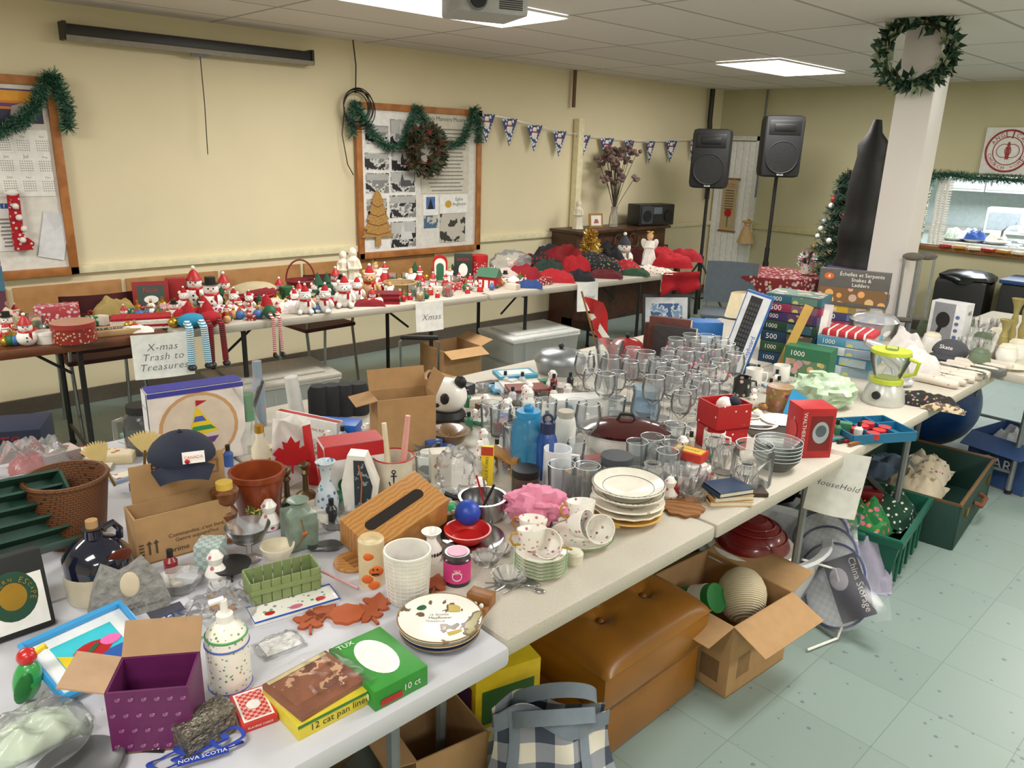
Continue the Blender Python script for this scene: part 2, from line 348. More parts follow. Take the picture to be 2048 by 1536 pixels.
# pillar
PP=dd(1806,400,4.7);PILx,PILy=PP.x,PP.y
put('support_pillar','square cream painted support pillar','pillar',G().box(.205,.205,ZC,M('dcd6d2',.45,n=.02,ns=3),bv=.008).box(.225,.225,.1,M('b8b2a8',.5)),(PILx,PILy,0),rz=0)
def pipe(nm,lb,u,v0,v1,r,m1):
    a=wy(u,v0,YW-.04);b_=wy(u,v1,YW-.04);put(nm,lb,'pipe',G().cyl(r,ZC-b_.z,m1),(a.x,YW-.05,b_.z),rz=0)
pipe('wall_pipe','brown painted vertical pipe below ceiling',1149,145,215,.018,M('6b4a34',.6))
put('pipe_cover','cream boxed pipe cover on wall','pipe',G().box(.08,.07,1.9,CRM,bv=.004),(6.0,YW-.045,.1),rz=0)
put('corner_pipe','black pipe in the wall corner','pipe',G().tube([(0,0,0),(0,0,.4),(-.1,0,.9),(-.1,0,1.25)],.03,BK),(8.35,5.38,1.18),rz=0)
put('conduit','thin grey conduit on wall','pipe',G().cyl(.012,1.2,GRY),(8.56,4.85,1.23),rz=0)
# projector + screen case
p=dd(968,36,3.1);g=G().box(.26,.22,.08,M('a8a8a6',.5),bv=.012)
g2=G().cyl(.03,.02,M('222222',.2),(-.07,-.11,.042),(90,0,0)).tor(.032,.006,GRY,(-.07,-.118,.042),(90,0,0))
g3=G().cyl(.02,ZC-p.z-.09,M('cccccc',.5),(0,0,.085)).box(.16,.16,.012,GRY,(0,0,.08))
g4=G()
for i in range(7):g4.box(.09,.003,.004,BK,(.06,-.111,.018+i*.007))
put('ceiling_projector','grey ceiling-mounted data projector','projector',[('projector_body',g),('lens',g2),('mount',g3),('vent',g4)],p,rz=-20)
put('projector_cable','black cable dropping from ceiling to projector','cable',G().tube([(.1,0,.02),(.18,0,.1),(.14,.02,.2),(.22,.03,ZC-p.z)],.005,BK),p,rz=-20)
a=wy(128,66,5.36);b_=wy(622,112,5.36);ln=b_.x-a.x;zc=a.z
g=G().box(ln,.09,.085,M('1f1e1e',.45),(ln/2,0,-.03),bv=.02).box(ln,.02,.03,M('8d8678',.5),(ln/2,-.05,-.04))
put('projection_screen','rolled-up projection screen in black wall case','projection screen',[('screen_case',g),('end_cap',G().box(.02,.1,.1,BK,(0,0,-.035))),('end_cap',G().box(.02,.1,.1,BK,(ln,0,-.035)))],(a.x,5.38,zc),rz=0)
a=wy(400,110,5.34);g=G().tube([(0,0,0),(.004,0,-.3),(-.003,0,-.62)],.003,BK);g.box(.12,.012,.02,GRY,(0,0,-.01))
put('screen_pull_cord','thin black pull cord of projection screen','cord',g,a,rz=0)
# bulletin boards
OAK=MP('wood','b8763a','9c602c',8,r=.5);YB=5.42
def board(nm,lb,x0,x1,z0,z1):
    g=G().box(x1-x0,.015,z1-z0,M('e5e2da',.7),((x0+x1)/2,YB,z0));t=.05;P=[('board_panel',g)]
    for (a,c,x,z) in((x1-x0,t,(x0+x1)/2,z0),(x1-x0,t,(x0+x1)/2,z1-t),(t,z1-z0,x0+t/2,z0),(t,z1-z0,x1-t/2,z0)):P.append(('frame_rail',G().box(a,.04,c,OAK,(x,YB-.01,z),bv=.004)))
    put(nm,lb,'bulletin board',P,(0,0,0),rz=0)
board('bulletin_board','oak-framed bulletin board with calendar pages',.1,1.36,.86,2.02)
board('bulletin_board','oak-framed bulletin board with church photographs',3.42,4.71,.80,2.01)
def pin(nm,lb,cat,u0,v0,u1,v1,m,ds=(),y=YB-.012,grp=None,ry=0):
    a=wy(u0,v0,y);b_=wy(u1,v1,y);w=abs(b_.x-a.x);h=abs(a.z-b_.z)
    return put(nm,lb,cat,G().box(w,.0015,h,m).decals(w,.0015,h,ds),((a.x+b_.x)/2,y,min(a.z,b_.z)),rz=0,ry=ry,grp=grp)
lines=lambda n,x=0,w=.8,z0=.1,z1=.9:[('F','r',x+R.uniform(-.03,.03),z0+(z1-z0)*i/n,w*R.uniform(.75,1),.25/n,M('8a8a88',.8)) for i in range(n)]
pin('calendar_picture','calendar photo of polar bear at sunset','picture',-60,172,88,248,MP('wavez','d97a1e','5a3a78',8,.5,.4),[('F','r',0,.8,1,.3,M('e8a02c',.5)),('F','r',0,.2,1,.4,M('2a2c48',.5)),('F','p',[(.0,.2),(.05,.5),(.25,.62),(.42,.5),(.46,.3),(.35,.2),(.3,.35),(.15,.35),(.1,.2)],M('b0a6a0',.6))])
cal=[]
for i in range(4):
    for j in range(3):
        cal.append(('F','t',['Jan','Feb','Mar','Apr','May','Jun','Jul','Aug','Sep','Oct','Nov','Dec'][j*4+i],-.36+i*.24,.9-j*.3,.07,M('666666',.8)))
        for r in range(5):
            for c in range(6): cal.append(('F','r',-.44+i*.24+c*.03,.84-j*.3-r*.035,.016,.016,M('9a9a98',.8)))
pin('wall_calendar','white year calendar page with month grids','calendar',-60,256,112,392,PAP,cal)
pin('notice_sheet','white notice sheet with blue logo','paper',-20,400,60,500,PAP,[('F','r',-.1,.88,.25,.1,M('2b57a8',.6)),('F','t','f',-.1,.88,.06,PAP),('F','t','Search...',.2,.88,.3,M('888888',.8))]+lines(8,0,.7,.1,.7))
pin('pinned_envelope','white envelope pinned at a tilt','envelope',62,425,128,515,M('e4e6ea',.7),[('F','p',[(-.5,1),(0,.6),(.5,1)],M('d6d8dc',.7))],y=YB-.016,ry=14)
p=wy(45,500,YB-.05);g=G()
k=kp(p);g.prism([(-14*k,0),(18*k,0),(22*k,14*k),(6*k,30*k),(8*k,110*k),(-12*k,110*k),(-14*k,20*k)],.03,MP('conf','a8141c','d8d0d0',40,.3,.9),(0,.015,0),(90,0,0));g.ell(14*k,.025,8*k,WHF,(-3*k,0,112*k))
for i in range(4):g.ell(6*k,.02,6*k,WHF,(R.uniform(-8,8)*k,-.02,(20+i*22)*k))
put('christmas_stocking','small red christmas stocking ornament hung on board','stocking',g,p,rz=0)
BWP=lambda i:MP('spots','2c2c2e','d8d8d6',7+i,.42+.02*(i%4),.4,c3='8a8a8a')
pin('backing_sheet','white backing paper with pinned photographs','paper',722,222,832,497,PAP,y=YB-.0095)
ph=[(730,250,777,289),(780,238,826,300),(729,305,778,340),(783,302,828,342),(731,346,778,386),(781,344,830,384),(779,391,832,434),(781,444,832,492),(733,398,774,436)]
for i,c in enumerate(ph):
    sky=[('F','r',0,.75,.94,.44,M('c4c4c2',.5)),('F','p',[(-.1,.3),(-.1,.6),(-.03,.95),(.04,.6),(.3,.6),(.38,.3)],M(['3a3a3c','dcdcda','55555a'][i%3],.5))] if i%2 else [('F','r',0,.8,.94,.3,M('b8b8b6',.5))]
    pin('pinned_photograph','black and white photograph of church or village','photograph',*c,BWP(i),sky,grp='photographs pinned on board')
pin('handwritten_poster','large handwritten paper sheet of church notes','poster',842,225,937,386,M('d8d2c2',.8),[('F','t','Holy Manners Moors',0,.93,.8,M('4a4438',.8))]+lines(17,0,.85,.04,.86))
pin('coloured_clipping','newspaper clipping with church picture','clipping',846,390,876,430,PAP,[('F','r',0,.6,.6,.6,M('4a6ea8',.6)),('F','p',[(-.2,.3),(0,.85),(.2,.3)],BK)],grp='clippings pinned on board')
pin('coloured_clipping','white card with small logos','clipping',880,390,934,425,PAP,[('F','t','Eglise\nAnglicane',.2,.6,.5,TXB),('F','c',-.2,.5,.12,.2,M('c8a03a',.6))],grp='clippings pinned on board')
pin('coloured_clipping','small sepia church photograph','clipping',880,428,930,482,MP('spots','3c3a36','c9c4b8',9,.45,.5),grp='clippings pinned on board')
pin('coloured_clipping','postcard of village street','clipping',848,432,876,455,MP('spots','4a6a8a','c9c4b8',12,.5,.5),grp='clippings pinned on board')
p=wy(756,492,YB-.03);k=kp(p);pts=[]
for i in range(5):
    w0=(38-i*6)*k;w1=(24-i*4.2)*k;z=(18+i*17)*k;pts.append((w0,z));pts.append((w1,z+15*k))
out=[(6*k,0),(6*k,18*k)]+pts+[(0,110*k)]+[(-x,z) for x,z in pts[::-1]]+[(-6*k,18*k),(-6*k,0)]
g=G().prism(out,.012,M('b58a4a',.8,n=.3,ns=90,bp=.5),(0,0,0),(90,0,0))
for i in range(4):g.tube([((-30+i*6)*k,-.014,(28+i*18)*k),(0,-.014,(22+i*18)*k),((30-i*6)*k,-.014,(28+i*18)*k)],.003,M('8a5a28',.8))
put('cork_tree_ornament','flat tan glitter christmas tree ornament on board','ornament',g,p,rz=0)
GR=[M('1d4a38',.7),M('2f6a50',.6),M('8fb8a4',.3,.5)]
def garl(nm,lb,pts,rad=.035,n=2200,fn=wy,Y=5.36):
    P=[fn(u,v,Y) for u,v in pts];o=P[0].copy();put(nm,lb,'garland',G().needles([a-o for a in P],rad,n,GR,.045,.0025,GR[0]),o,rz=0)
garl('tinsel_garland','green tinsel garland draped over calendar board',[(-40,262),(0,262),(40,245),(75,205),(92,160),(104,150),(120,175),(132,215),(137,258)],n=2600)
garl('tinsel_garland','green tinsel garland draped over photo board',[(705,270),(702,235),(712,205),(725,232),(745,268),(778,296),(805,290),(822,250),(835,212),(850,240),(868,275),(900,292),(925,285),(940,250),(950,215),(958,245),(960,285)],n=4200)
P=[wx(u,v,8.5) for u,v in[(1832,480),(1840,430),(1850,380),(1862,350),(1900,350),(1950,356),(2000,358),(2048,362),(2100,368)]];o_=P[0].copy()
put('tinsel_garland','green garland around kitchen serving window','garland',G().needles([a-o_ for a in P],.04,2500,GR,.05,.003,GR[0]),o_,rz=0)
def wreath(nm,lb,p,rr,lf,berry,n,rz,ms,hole=.72,sp_=1.0):
    g=G().tor(rr*hole,rr*.08,M('3a2a1c',.9),rot=(90,0,0));gl=G()
    for m in ms:
        vs=[];fs=[]
        for _ in range(n//len(ms)):
            a=R.uniform(0,6.283);c=Vector((math.cos(a),0,math.sin(a)))*rr*hole
            d=(Vector((math.cos(a),0,math.sin(a)))*R.uniform(-.45*sp_,1)+Vector((-math.sin(a),0,math.cos(a)))*R.gauss(0,.8)+Vector((0,-abs(R.gauss(0,.5)),0))).normalized()
            sd=d.orthogonal().normalized();sd=(Matrix.Rotation(R.uniform(0,6),3,d)@sd)*lf*.28;nn=d.cross(sd).normalized()*lf*.1
            o=c+d*rr*.08;k=len(vs);vs+=[o,o+d*lf*.35+sd,o+d*lf*.6+sd*.6,o+d*lf,o+d*lf*.6-sd*.6,o+d*lf*.35-sd,o+d*lf*.5+nn]
            fs+=[(k,k+1,k+6),(k+1,k+2,k+6),(k+2,k+3,k+6),(k+3,k+4,k+6),(k+4,k+5,k+6),(k+5,k,k+6)]
        gl.add(vs,fs,m)
    P=[('wreath_ring',g),('leaves',gl)]
    if berry:
        gb=G()
        for _ in range(berry):
            a=R.uniform(0,6.283);gb.ell(rr*.04,rr*.04,rr*.04,RD,(math.cos(a)*rr*hole+R.gauss(0,rr*.1),-rr*.22,math.sin(a)*rr*hole+R.gauss(0,rr*.1)),seg=8)
        P.append(('berries',gb))
    put(nm,lb,'wreath',P,p,rz=rz)
wreath('berry_wreath','green wreath with red berries on board',wy(850,300,5.3),.2,.1,20,480,0,[M('33442e',.7),M('4e5640',.7),M('5a3a2a',.7)],.66)
wreath('holly_wreath','variegated holly wreath hung on pillar',Vector((PILx-.17,PILy,2.27)),.21,.08,0,420,-72,[M('24402e',.5),M('34523e',.5),M('9aa68a',.6)],.72,.7)
p=wy(712,215,5.38);g=G()
for i in range(6):g.tor(.11+.006*i,.004,BK,(0,-.01*i,R.uniform(-.02,.02)),(90,R.uniform(-6,6),0),32)
g.tube([(0,0,.1),(.01,0,.3),(-.01,0,ZC-p.z)],.005,BK);g.tube([(-.1,0,0),(-.13,0,-.2),(-.09,0,-.42),(-.04,0,-.5)],.004,BK)
put('coiled_cable','coiled black cable hanging on wall','cable',g,p,rz=0)
us=[(972,228),(1018,237),(1068,250),(1118,262),(1165,270),(1213,276),(1258,280),(1300,282),(1342,281),(1384,279)]
P=[wy(u,v,5.40) for u,v in us];o_=P[0].copy()
put('bunting_string','white string of christmas bunting','string',G().tube([a-o_ for a in P],.004,WH),o_,rz=0)
PN=MP('conf','34407a','f0f0f8',34,.42,.6)
for i,a in enumerate(P):
    w=.1 if i<9 else .06;g=G().prism([(-w,0),(w,0),(0,-.24)],.002,PN,(0,0,0),(90,0,0));g.ell(.036,.004,.038,WH,(0,-.003,-.09)).ell(.026,.004,.027,WH,(0,-.004,-.042)).box(.044,.004,.014,BK,(0,-.004,-.02)).box(.06,.003,.014,RD,(0,-.006,-.07))
    put('bunting_pennant','triangular christmas pennant with snowman print','pennant',g,a+Vector((0,-.008,0)),rz=R.uniform(-8,8),grp='christmas bunting pennants')
p=wx(2016,302,8.56);g=G().box(.42,.012,.42,M('e4e2dc',.6),(0,0,-.21),bv=.002);MR=M('9a2a2c',.6)
g.tor(.185,.009,MR,(0,-.008,0),(90,0,0),40);g.tor(.125,.004,MR,(0,-.008,0),(90,0,0),36);g.tor(.06,.003,MR,(-.035,-.008,0),(90,0,0));g.tor(.06,.003,MR,(.035,-.008,0),(90,0,0))
g.box(.03,.004,.11,MR,(0,-.01,-.075));g.ell(.012,.004,.022,MR,(0,-.01,.06))
def ring(g,s,r,a0,a1,sz,m,y,flip=False):
    for i,ch in enumerate(s):
        if ch==' ':continue
        a=a0+(a1-a0)*i/(len(s)-1);X=Matrix.Translation((r*math.cos(rd(a)),y,r*math.sin(rd(a))))@Euler((rd(90),0,0)).to_matrix().to_4x4()@T(rot=(0,0,(a-90) if not flip else a+90),sc=sz*(.35 if ch=='I' else 1));vs,fs=txt(ch);g.add(vs,fs,m,X)
ring(g,'ANGLICAN',.152,150,30,.032,MR,-.0085);ring(g,'CHURCH WOMEN',.152,195,345,.026,MR,-.0085,True)
put('round_logo_sign','white sign with red round ANGLICAN CHURCH WOMEN emblem','sign',g,p,rz=-90)
# kitchen
put('kitchen_counter','white kitchen base cabinets with counter','counter',[('base_cabinet',G().box(.6,3.4,.85,M('d8dcdc',.5),(11.2,2.5,0))),('worktop',G().box(.64,3.4,.04,M('a8a49a',.4),(11.18,2.5,.85)))],(0,0,0),rz=0)
for i in range(6):
    g=G().box(.33,.5,.72,M('e8eaea',.4));g2=G().box(.02,.46,.66,M('f2f3f3',.4),(-.17,0,.03),bv=.004).box(.005,.34,.54,M('dcdede',.4),(-.18,0,.09));g3=G().box(.02,.012,.1,ST,(-.195,.18,.08))
    put('wall_cabinet','white kitchen wall cabinet with panelled door','cabinet',[('cabinet_body',g),('door',g2),('handle',g3)],(11.38,.85+i*.52,1.35),rz=0,grp='kitchen wall cabinets')
g=G().box(.5,.36,.3,M('e6e8ea',.4),bv=.008).box(.33,.006,.2,M('9aa2a8',.2),(-.06,-.182,.05)).box(.1,.006,.25,M('c9ccd0',.4),(.18,-.182,.025));put('microwave_oven','white microwave oven on kitchen counter','microwave',g,(10.9,2.75,.89),rz=-80)
put('kitchen_island','white work table behind serving window','counter',G().box(.5,1.6,.9,M('d0d4d4',.5),(9.2,2.1,0)),(0,0,0),rz=0)
for i,(x,y,m) in enumerate([(9.15,2.8,MP('conf','dfe8e4','4a9a6a',50,.3,.4)),(9.15,2.6,M('2a4ea0',.4)),(9.15,2.4,WH),(9.15,1.95,MP('conf','f0e8d8','c04a3a',50,.3,.4)),(9.3,2.7,MP('conf','e8e0d8','5a8ab0',50,.3,.4)),(9.3,2.1,WH),(9.3,1.7,M('c8b890',.5))]):
    g=G().lathe([(0,0),(.07,0),(.13,.03),(.14,.035),(.12,.03),(0,.012)],WH).heap(.2,.2,.11,m,i,at=(0,0,.02));put('covered_food_dish','covered platter of food on counter','dish',g,(x,y,.9),rz=0,grp='platters on kitchen counter')
g=G().lathe([(0,0),(.05,0),(.02,.02),(.02,.06),(.15,.07),(.15,.075),(0,.075)],GL);g2=G().lathe([(.13,.08),(.13,.15),(.09,.2),(.02,.22),(.02,.25),(0,.255)],GL)
put('cake_stand','glass domed cake stand on counter','cake stand',[('stand',g),('dome',g2)],(9.0,2.2,.9),rz=0)
g=G()
for j in range(3):
    g.box(.02,.02,.64,WH,(-.06*j,-.02,0))
    for i in range(26):g.box(.05,.004,.018,WH,(-.03-.06*j,-.02,.01+i*.0245),(35,0,0))
put('folding_shutter','white folded louvre shutter at serving window','shutter',g,(8.55,2.86,.9),rz=60)
for i in range(7):
    put('snack_packet','small printed snack packet on window sill','packet',G().box(.09,.11,.03,MP('conf',['a8201c','e8d8b8','c08a30'][i%3],'c83a2c',60,.3,.4),bv=.008),(8.55,1.9+i*.13,wz0+.0),rz=R.uniform(-20,20),grp='snack packets on sill')
# speakers
def speaker(p,rz):
    g=G();sh=M('1d1f22',.6,bp=.2,ns=120)
    g.box(.38,.3,.58,sh,bv=.05);g.box(.35,.02,.55,M('141517',.6),(0,-.15,.015),bv=.02)
    gr=G().cyl(.148,.012,MP('dots','0c0d0e','2a2c2f',160,.35,.5),(0,-.158,.19),(90,0,0),32).tor(.15,.008,sh,(0,-.168,.19),(90,0,0),32)
    hn=G().box(.3,.02,.14,M('0c0d0e',.4),(0,-.155,.395),bv=.02).box(.2,.02,.07,M('050505',.4),(0,-.162,.43),bv=.02)
    bd=G().box(.06,.004,.025,M('d8d8d8',.4),(0,-.165,.02)).text('JBL',.03,M('8a2a1a',.5),(0,-.168,.032))
    pl=G().tube([(0,0,0),(0,0,-1.0)],.018,BK).tube([(0,0,-.7),(0,0,-1.33)],.024,BK)
    h=p.z;tri=G()
    for a in(90,210,330):
        c,s_=math.cos(rd(a)),math.sin(rd(a));tri.tube([(0,0,-h+.62),(c*.42,s_*.42,-h+.015)],.012,BK);tri.tube([(0,0,-h+.2),(c*.24,s_*.24,-h+.28)],.008,BK)
    tri.cyl(.03,.08,BK,(0,0,-h+.58))
    put('speaker_on_stand','black loudspeaker on tripod stand','speaker',[('speaker_cabinet',g),('speaker_grille',gr),('horn',hn),('badge',bd),('pole',pl),('tripod',tri)],p,rz=rz,grp='loudspeakers on stands')
speaker(dd(1416,376,8.25),-62);speaker(dd(1553,354,8.0),-52)
p=wx(1452,462,8.53);g=G().box(.2,.006,.62,M('b8a47c',.9)).decals(.2,.006,.62,[('F','t','The Prayer\nof St Francis',0,.88,.7,RD)]+[('F','r',0,.78-i*.05,.6,.02,M('6a5a40',.8)) for i in range(8)])
g.cyl(.01,.24,WD,(-.12,0,.62),(0,90,0));g.cyl(.01,.24,WD,(-.12,0,0),(0,90,0));g.ell(.05,.006,.05,RD,(0,-.006,.22));g.tube([(0,-.006,.05),(0,-.006,.18)],.005,GRN)
put('fabric_scroll','beige fabric wall scroll with red rose','wall hanging',g,p,rz=-90)
p=wx(1490,486,8.45);g=G().lathe([(.0,0),(.1,0),(.1,.02),(.05,.16),(.03,.2),(0,.2)],M('c8a878',.8,bp=.4)).ell(.035,.035,.04,SKIN,(0,0,.235)).tor(.05,.012,M('c09a5a',.8),(0,0,.25)).ell(.03,.03,.03,M('6b4a2c',.9),(0,.015,.25))
put('hanging_doll','small beige dressed doll hung on door','doll',g,p,rz=-90)
# piano
g=G().box(1.45,.34,.92,DW,(0,.12,0),bv=.01).box(1.5,.4,.03,DW,(0,.1,.92),bv=.006);g2=G().box(1.42,.26,.05,DW,(0,-.17,.6),bv=.006).box(1.25,.13,.02,WH,(0,-.2,.65)).box(1.45,.04,.09,DW,(0,-.08,.65))
for i in range(34):
    if i%7 not in(2,6):g2.box(.012,.07,.012,BK,(-.6+i*.0365,-.17,.67))
lg_=[('leg',G().box(.05,.05,.6,DW,(x,-.26,0)).box(.05,.4,.08,DW,(x,-.1,0))) for x in(-.7,.7)]
g4=G().box(.55,.02,.2,DW,(0,-.07,.72),(-12,0,0)).tor(.07,.01,DW,(-.12,-.09,.82),(78,0,0)).tor(.07,.01,DW,(.12,-.09,.82),(78,0,0))
put('upright_piano','dark wood upright piano against wall','piano',[('piano_case',g),('keyboard',g2),('music_rest',g4)]+lg_,(6.4,5.12,0),rz=0)
PZ=.955
def ank(u,v):p=wy(u,v,5.2);return Vector((p.x,5.2,PZ)),kp(p)
p,k=ank(1282,440);g=G().box(.5,.2,.22,M('1c1c1e',.4),bv=.01).box(.16,.01,.18,M('3a3c40',.4),(-.15,-.104,.02)).cyl(.06,.01,M('0c0c0c',.5),(-.15,-.105,.1),(90,0,0)).cyl(.06,.01,M('0c0c0c',.5),(.16,-.1,.1),(90,0,0)).box(.12,.01,.07,M('5a6068',.3),(0,-.104,.12))
put('portable_stereo','black portable stereo on piano','stereo',g,p+Vector((.1,-.05,0)),rz=-10)
p,k=ank(1240,430);g=G().lathe([(0,0),(.05,0),(.045,.1),(.03,.16),(.035,.2),(.03,.2),(.028,.15),(0,.01)],GLS('d8d4c8',.3));st=G();fl=G()
for i in range(26):
    a=R.uniform(0,6.28);r=R.uniform(.02,.2);z=R.uniform(.42,.82);st.tube([(0,0,.15),(r*.4*math.cos(a),r*.4*math.sin(a),z*.6),(r*math.cos(a),r*math.sin(a),z)],.003,M('4a4434',.9))
    for j in range(7):fl.ell(.022,.022,.018,M('7a625e',.9),(r*math.cos(a)+R.gauss(0,.03),r*math.sin(a)+R.gauss(0,.02),z+R.gauss(0,.02)),seg=7)
put('dried_flower_vase','vase of dried hydrangea stems on piano','flower vase',[('vase',g),('stem',st),('dried_blooms',fl)],p+Vector((-.1,0,0)),rz=0)
p,k=ank(1192,452);g=G().box(.17,.015,.14,M('a8814a',.4,.5)).decals(.17,.015,.14,[('F','r',0,.5,.75,.72,M('e8e4da',.5)),('F','p',[(-.2,.3),(-.1,.6),(.1,.6),(.2,.3)],M('a85a4a',.6))]);put('picture_frame','small gilt framed picture on piano','picture frame',g,p,rz=-12,rx=-8)
# figures
def snowman(h,hat=BK,sc=RD,cute=0):
    g=G().ell(.32*h,.3*h,.28*h,WHF,(0,0,.27*h)).ell(.22*h,.2*h,.2*h,WHF,(0,0,.62*h))
    for x in(-.07,.07):g.ell(.025*h,.02*h,.025*h,BK,(x*h,-.19*h,.67*h),seg=8)
    g.cone(.03*h,.14*h,ORG,(0,-.18*h,.61*h),(90,0,0),seg=8)
    for z in(.2,.32):g.ell(.03*h,.02*h,.03*h,BK,(0,-.3*h,z*h),seg=8)
    a=G().cyl(.24*h,.03*h,hat,(0,0,.78*h)).cyl(.15*h,.2*h,hat,(0,0,.79*h)) if not cute else G().lathe([(.22*h,.72*h),(.2*h,.78*h),(.1*h,.95*h),(0,1.05*h)],hat).ell(.06*h,.06*h,.06*h,WHF,(0,0,1.07*h))
    s=G().tor(.18*h,.05*h,sc,(0,0,.48*h)).box(.09*h,.04*h,.24*h,sc,(.12*h,-.24*h,.24*h),(8,0,0))
    return [('body',g),('hat',a),('scarf',s)]
def santa(h,c=RD,beard=WHF):
    g=G().lathe([(0,0),(.3*h,0),(.32*h,.05*h),(.24*h,.35*h),(.15*h,.58*h),(0,.6*h)],c).tor(.31*h,.04*h,WHF,(0,0,.04*h)).ell(.13*h,.13*h,.13*h,SKIN,(0,0,.66*h))
    g.tube([(-.15*h,0,.52*h),(-.27*h,-.08*h,.35*h)],.06*h,c).tube([(.15*h,0,.52*h),(.27*h,-.08*h,.35*h)],.06*h,c)
    g.ell(.02*h,.03*h,.02*h,M('c8786a',.6),(0,-.13*h,.67*h),seg=8)
    for x in(-.05,.05):g.ell(.012*h,.012*h,.015*h,BK,(x*h,-.12*h,.7*h),seg=6)
    b=G().ell(.12*h,.07*h,.14*h,beard,(0,-.09*h,.56*h),amp=.3)
    a=G().lathe([(.15*h,.72*h),(.13*h,.8*h),(.05*h,.93*h),(0,1.0*h)],c).tor(.14*h,.035*h,WHF,(0,0,.73*h)).ell(.045*h,.045*h,.045*h,WHF,(0,0,1.0*h))
    return [('body',g),('beard',b),('hat',a)]
def angel(h,c=WH,wing=WH,hair=GOLD):
    g=G().lathe([(0,0),(.25*h,0),(.2*h,.2*h),(.12*h,.5*h),(.09*h,.7*h),(0,.72*h)],c,wob=.06,n=8).ell(.09*h,.09*h,.1*h,SKIN,(0,0,.8*h)).tube([(-.1*h,0,.65*h),(-.12*h,-.12*h,.5*h),(0,-.15*h,.52*h),(.12*h,-.12*h,.5*h),(.1*h,0,.65*h)],.035*h,c)
    W=[('wing',G().ell(.1*h,.02*h,.18*h,wing,(x*.14*h,.09*h,.58*h),(0,x*25,0))) for x in(-1,1)]
    a=G().ell(.1*h,.09*h,.1*h,hair,(0,.025*h,.84*h)).tor(.1*h,.012*h,GOLD,(0,0,.96*h))
    return [('body',g),('hair',a)]+W
def plush(h,c,hat=None,sc=None,snout=None):
    sn=snout or c
    g=G().ell(.27*h,.25*h,.3*h,c,(0,0,.28*h),amp=.08).ell(.22*h,.2*h,.2*h,c,(0,-.02*h,.66*h))
    for x in(-1,1):
        g.ell(.08*h,.05*h,.08*h,c,(x*.17*h,0,.83*h)).ell(.09*h,.17*h,.09*h,c,(x*.2*h,-.22*h,.1*h)).ell(.08*h,.09*h,.17*h,c,(x*.27*h,-.08*h,.36*h),(0,-x*25,0)).ell(.018*h,.018*h,.018*h,BK,(x*.07*h,-.21*h,.7*h),seg=6)
    g.ell(.09*h,.08*h,.07*h,sn,(0,-.19*h,.62*h)).ell(.025*h,.02*h,.02*h,BK,(0,-.27*h,.65*h),seg=6);P=[('body',g)]
    if hat:P.append(('hat',G().lathe([(.17*h,.78*h),(.15*h,.85*h),(.06*h,1.0*h),(0,1.06*h)],hat).tor(.16*h,.035*h,WHF,(0,0,.79*h)).ell(.05*h,.05*h,.05*h,WHF,(0,0,1.07*h))))
    if sc:P.append(('scarf',G().tor(.17*h,.045*h,sc,(0,0,.5*h)).box(.08*h,.03*h,.2*h,sc,(.1*h,-.24*h,.3*h),(12,0,0))))
    return P
def fold(nm,lb,w,d,h,m,pt,f=0,n=1,grp=None):
    p,k,hh=pt;th=h*hh/n
    for i in range(n):
        mi=m[i%len(m)]
        g=G().box(w*k,d*k,th*.5,mi,bv=.004).box(w*k*.98,d*k*.97,th*.45,mi,(0,-.002,th*.5),bv=.004)
        put(nm,lb,'textile',g,p+Vector((0,0,i*(th+.0005))),f=f+R.uniform(-5,5),grp=grp)
def heap(nm,lb,cat,u,v,w,d,h,m,z=TT,sd=0,f=0,amp=.4,fr=6,pt=None,n=18):
    p,k,hh=pt or q(u,v,z);put(nm,lb,cat,G().heap(w*k,d*k,h*hh,m,sd,fr,amp,n),p,f=f)
# ---------- tables
LGM=M('8a8f92',.45,.5)
def table(lb,x0,x1,y0,y1,mt,rz=0,z=TT,lg=None,lx=.4):
    w,d=x1-x0,y1-y0;lg=lg or LGM;g=G().box(w,d,.045,mt,(0,0,z-.045),bv=.012)
    P=[('tabletop',g)]
    for x in(-w/2+lx,w/2-lx):
        l=G().tube([(x,-d/2+.1,z-.05),(x,-d/2+.1,.02)],.014,lg).tube([(x,d/2-.1,z-.05),(x,d/2-.1,.02)],.014,lg).tube([(x,-d/2+.1,.12),(x,d/2-.1,.12)],.01,lg).tube([(x,-d/2+.1,z-.07),(x,d/2-.1,z-.07)],.01,lg)
        s_=1 if x<0 else -1;l.tube([(x,0,z-.25),(x+s_*.25,0,z-.05)],.008,lg);l.cyl(.018,.02,BK,(x,-d/2+.1,0)).cyl(.018,.02,BK,(x,d/2-.1,0));P.append(('leg_frame',l))
    return put('folding_table',lb,'table',P,((x0+x1)/2,(y0+y1)/2,0),rz=rz)
TW=M('c6c6cd',.4,n=.02,ns=4);TC=M('bfb8aa',.5,n=.05,ns=200,bp=.15)
table('white plastic folding table with household goods',-.9,.93,.95,1.71,TW,lx=.22)
table('white plastic folding table behind the front one',-.9,.93,1.715,2.62,TW)
P=[('tabletop',G().box(.775,1.65,.045,TC,(0,0,TT-.045),bv=.012))]
for y in(-.5,.55):
    l=G()
    for x in(-.3,.3):l.tube([(x,y,TT-.05),(x,y,.01)],.014,LGM)
    l.tube([(-.3,y,.12),(.3,y,.12)],.01,LGM);P.append(('leg_frame',l))
put('folding_table','cream folding table set crosswise','table',P,(1.325,1.795,0),rz=0)
table('long cream folding table with household goods',1.72,4.16,.97,1.73,TC,lx=.75)
table('cream folding table beside the long one',1.72,4.16,1.737,2.5,TC)
table('cream folding table past the long one',4.19,5.95,.80,1.5,TC)
XW_=MP('wood','6a3a20','4a2614',5,r=.4)
def xy(X):return 4.125-.07*X
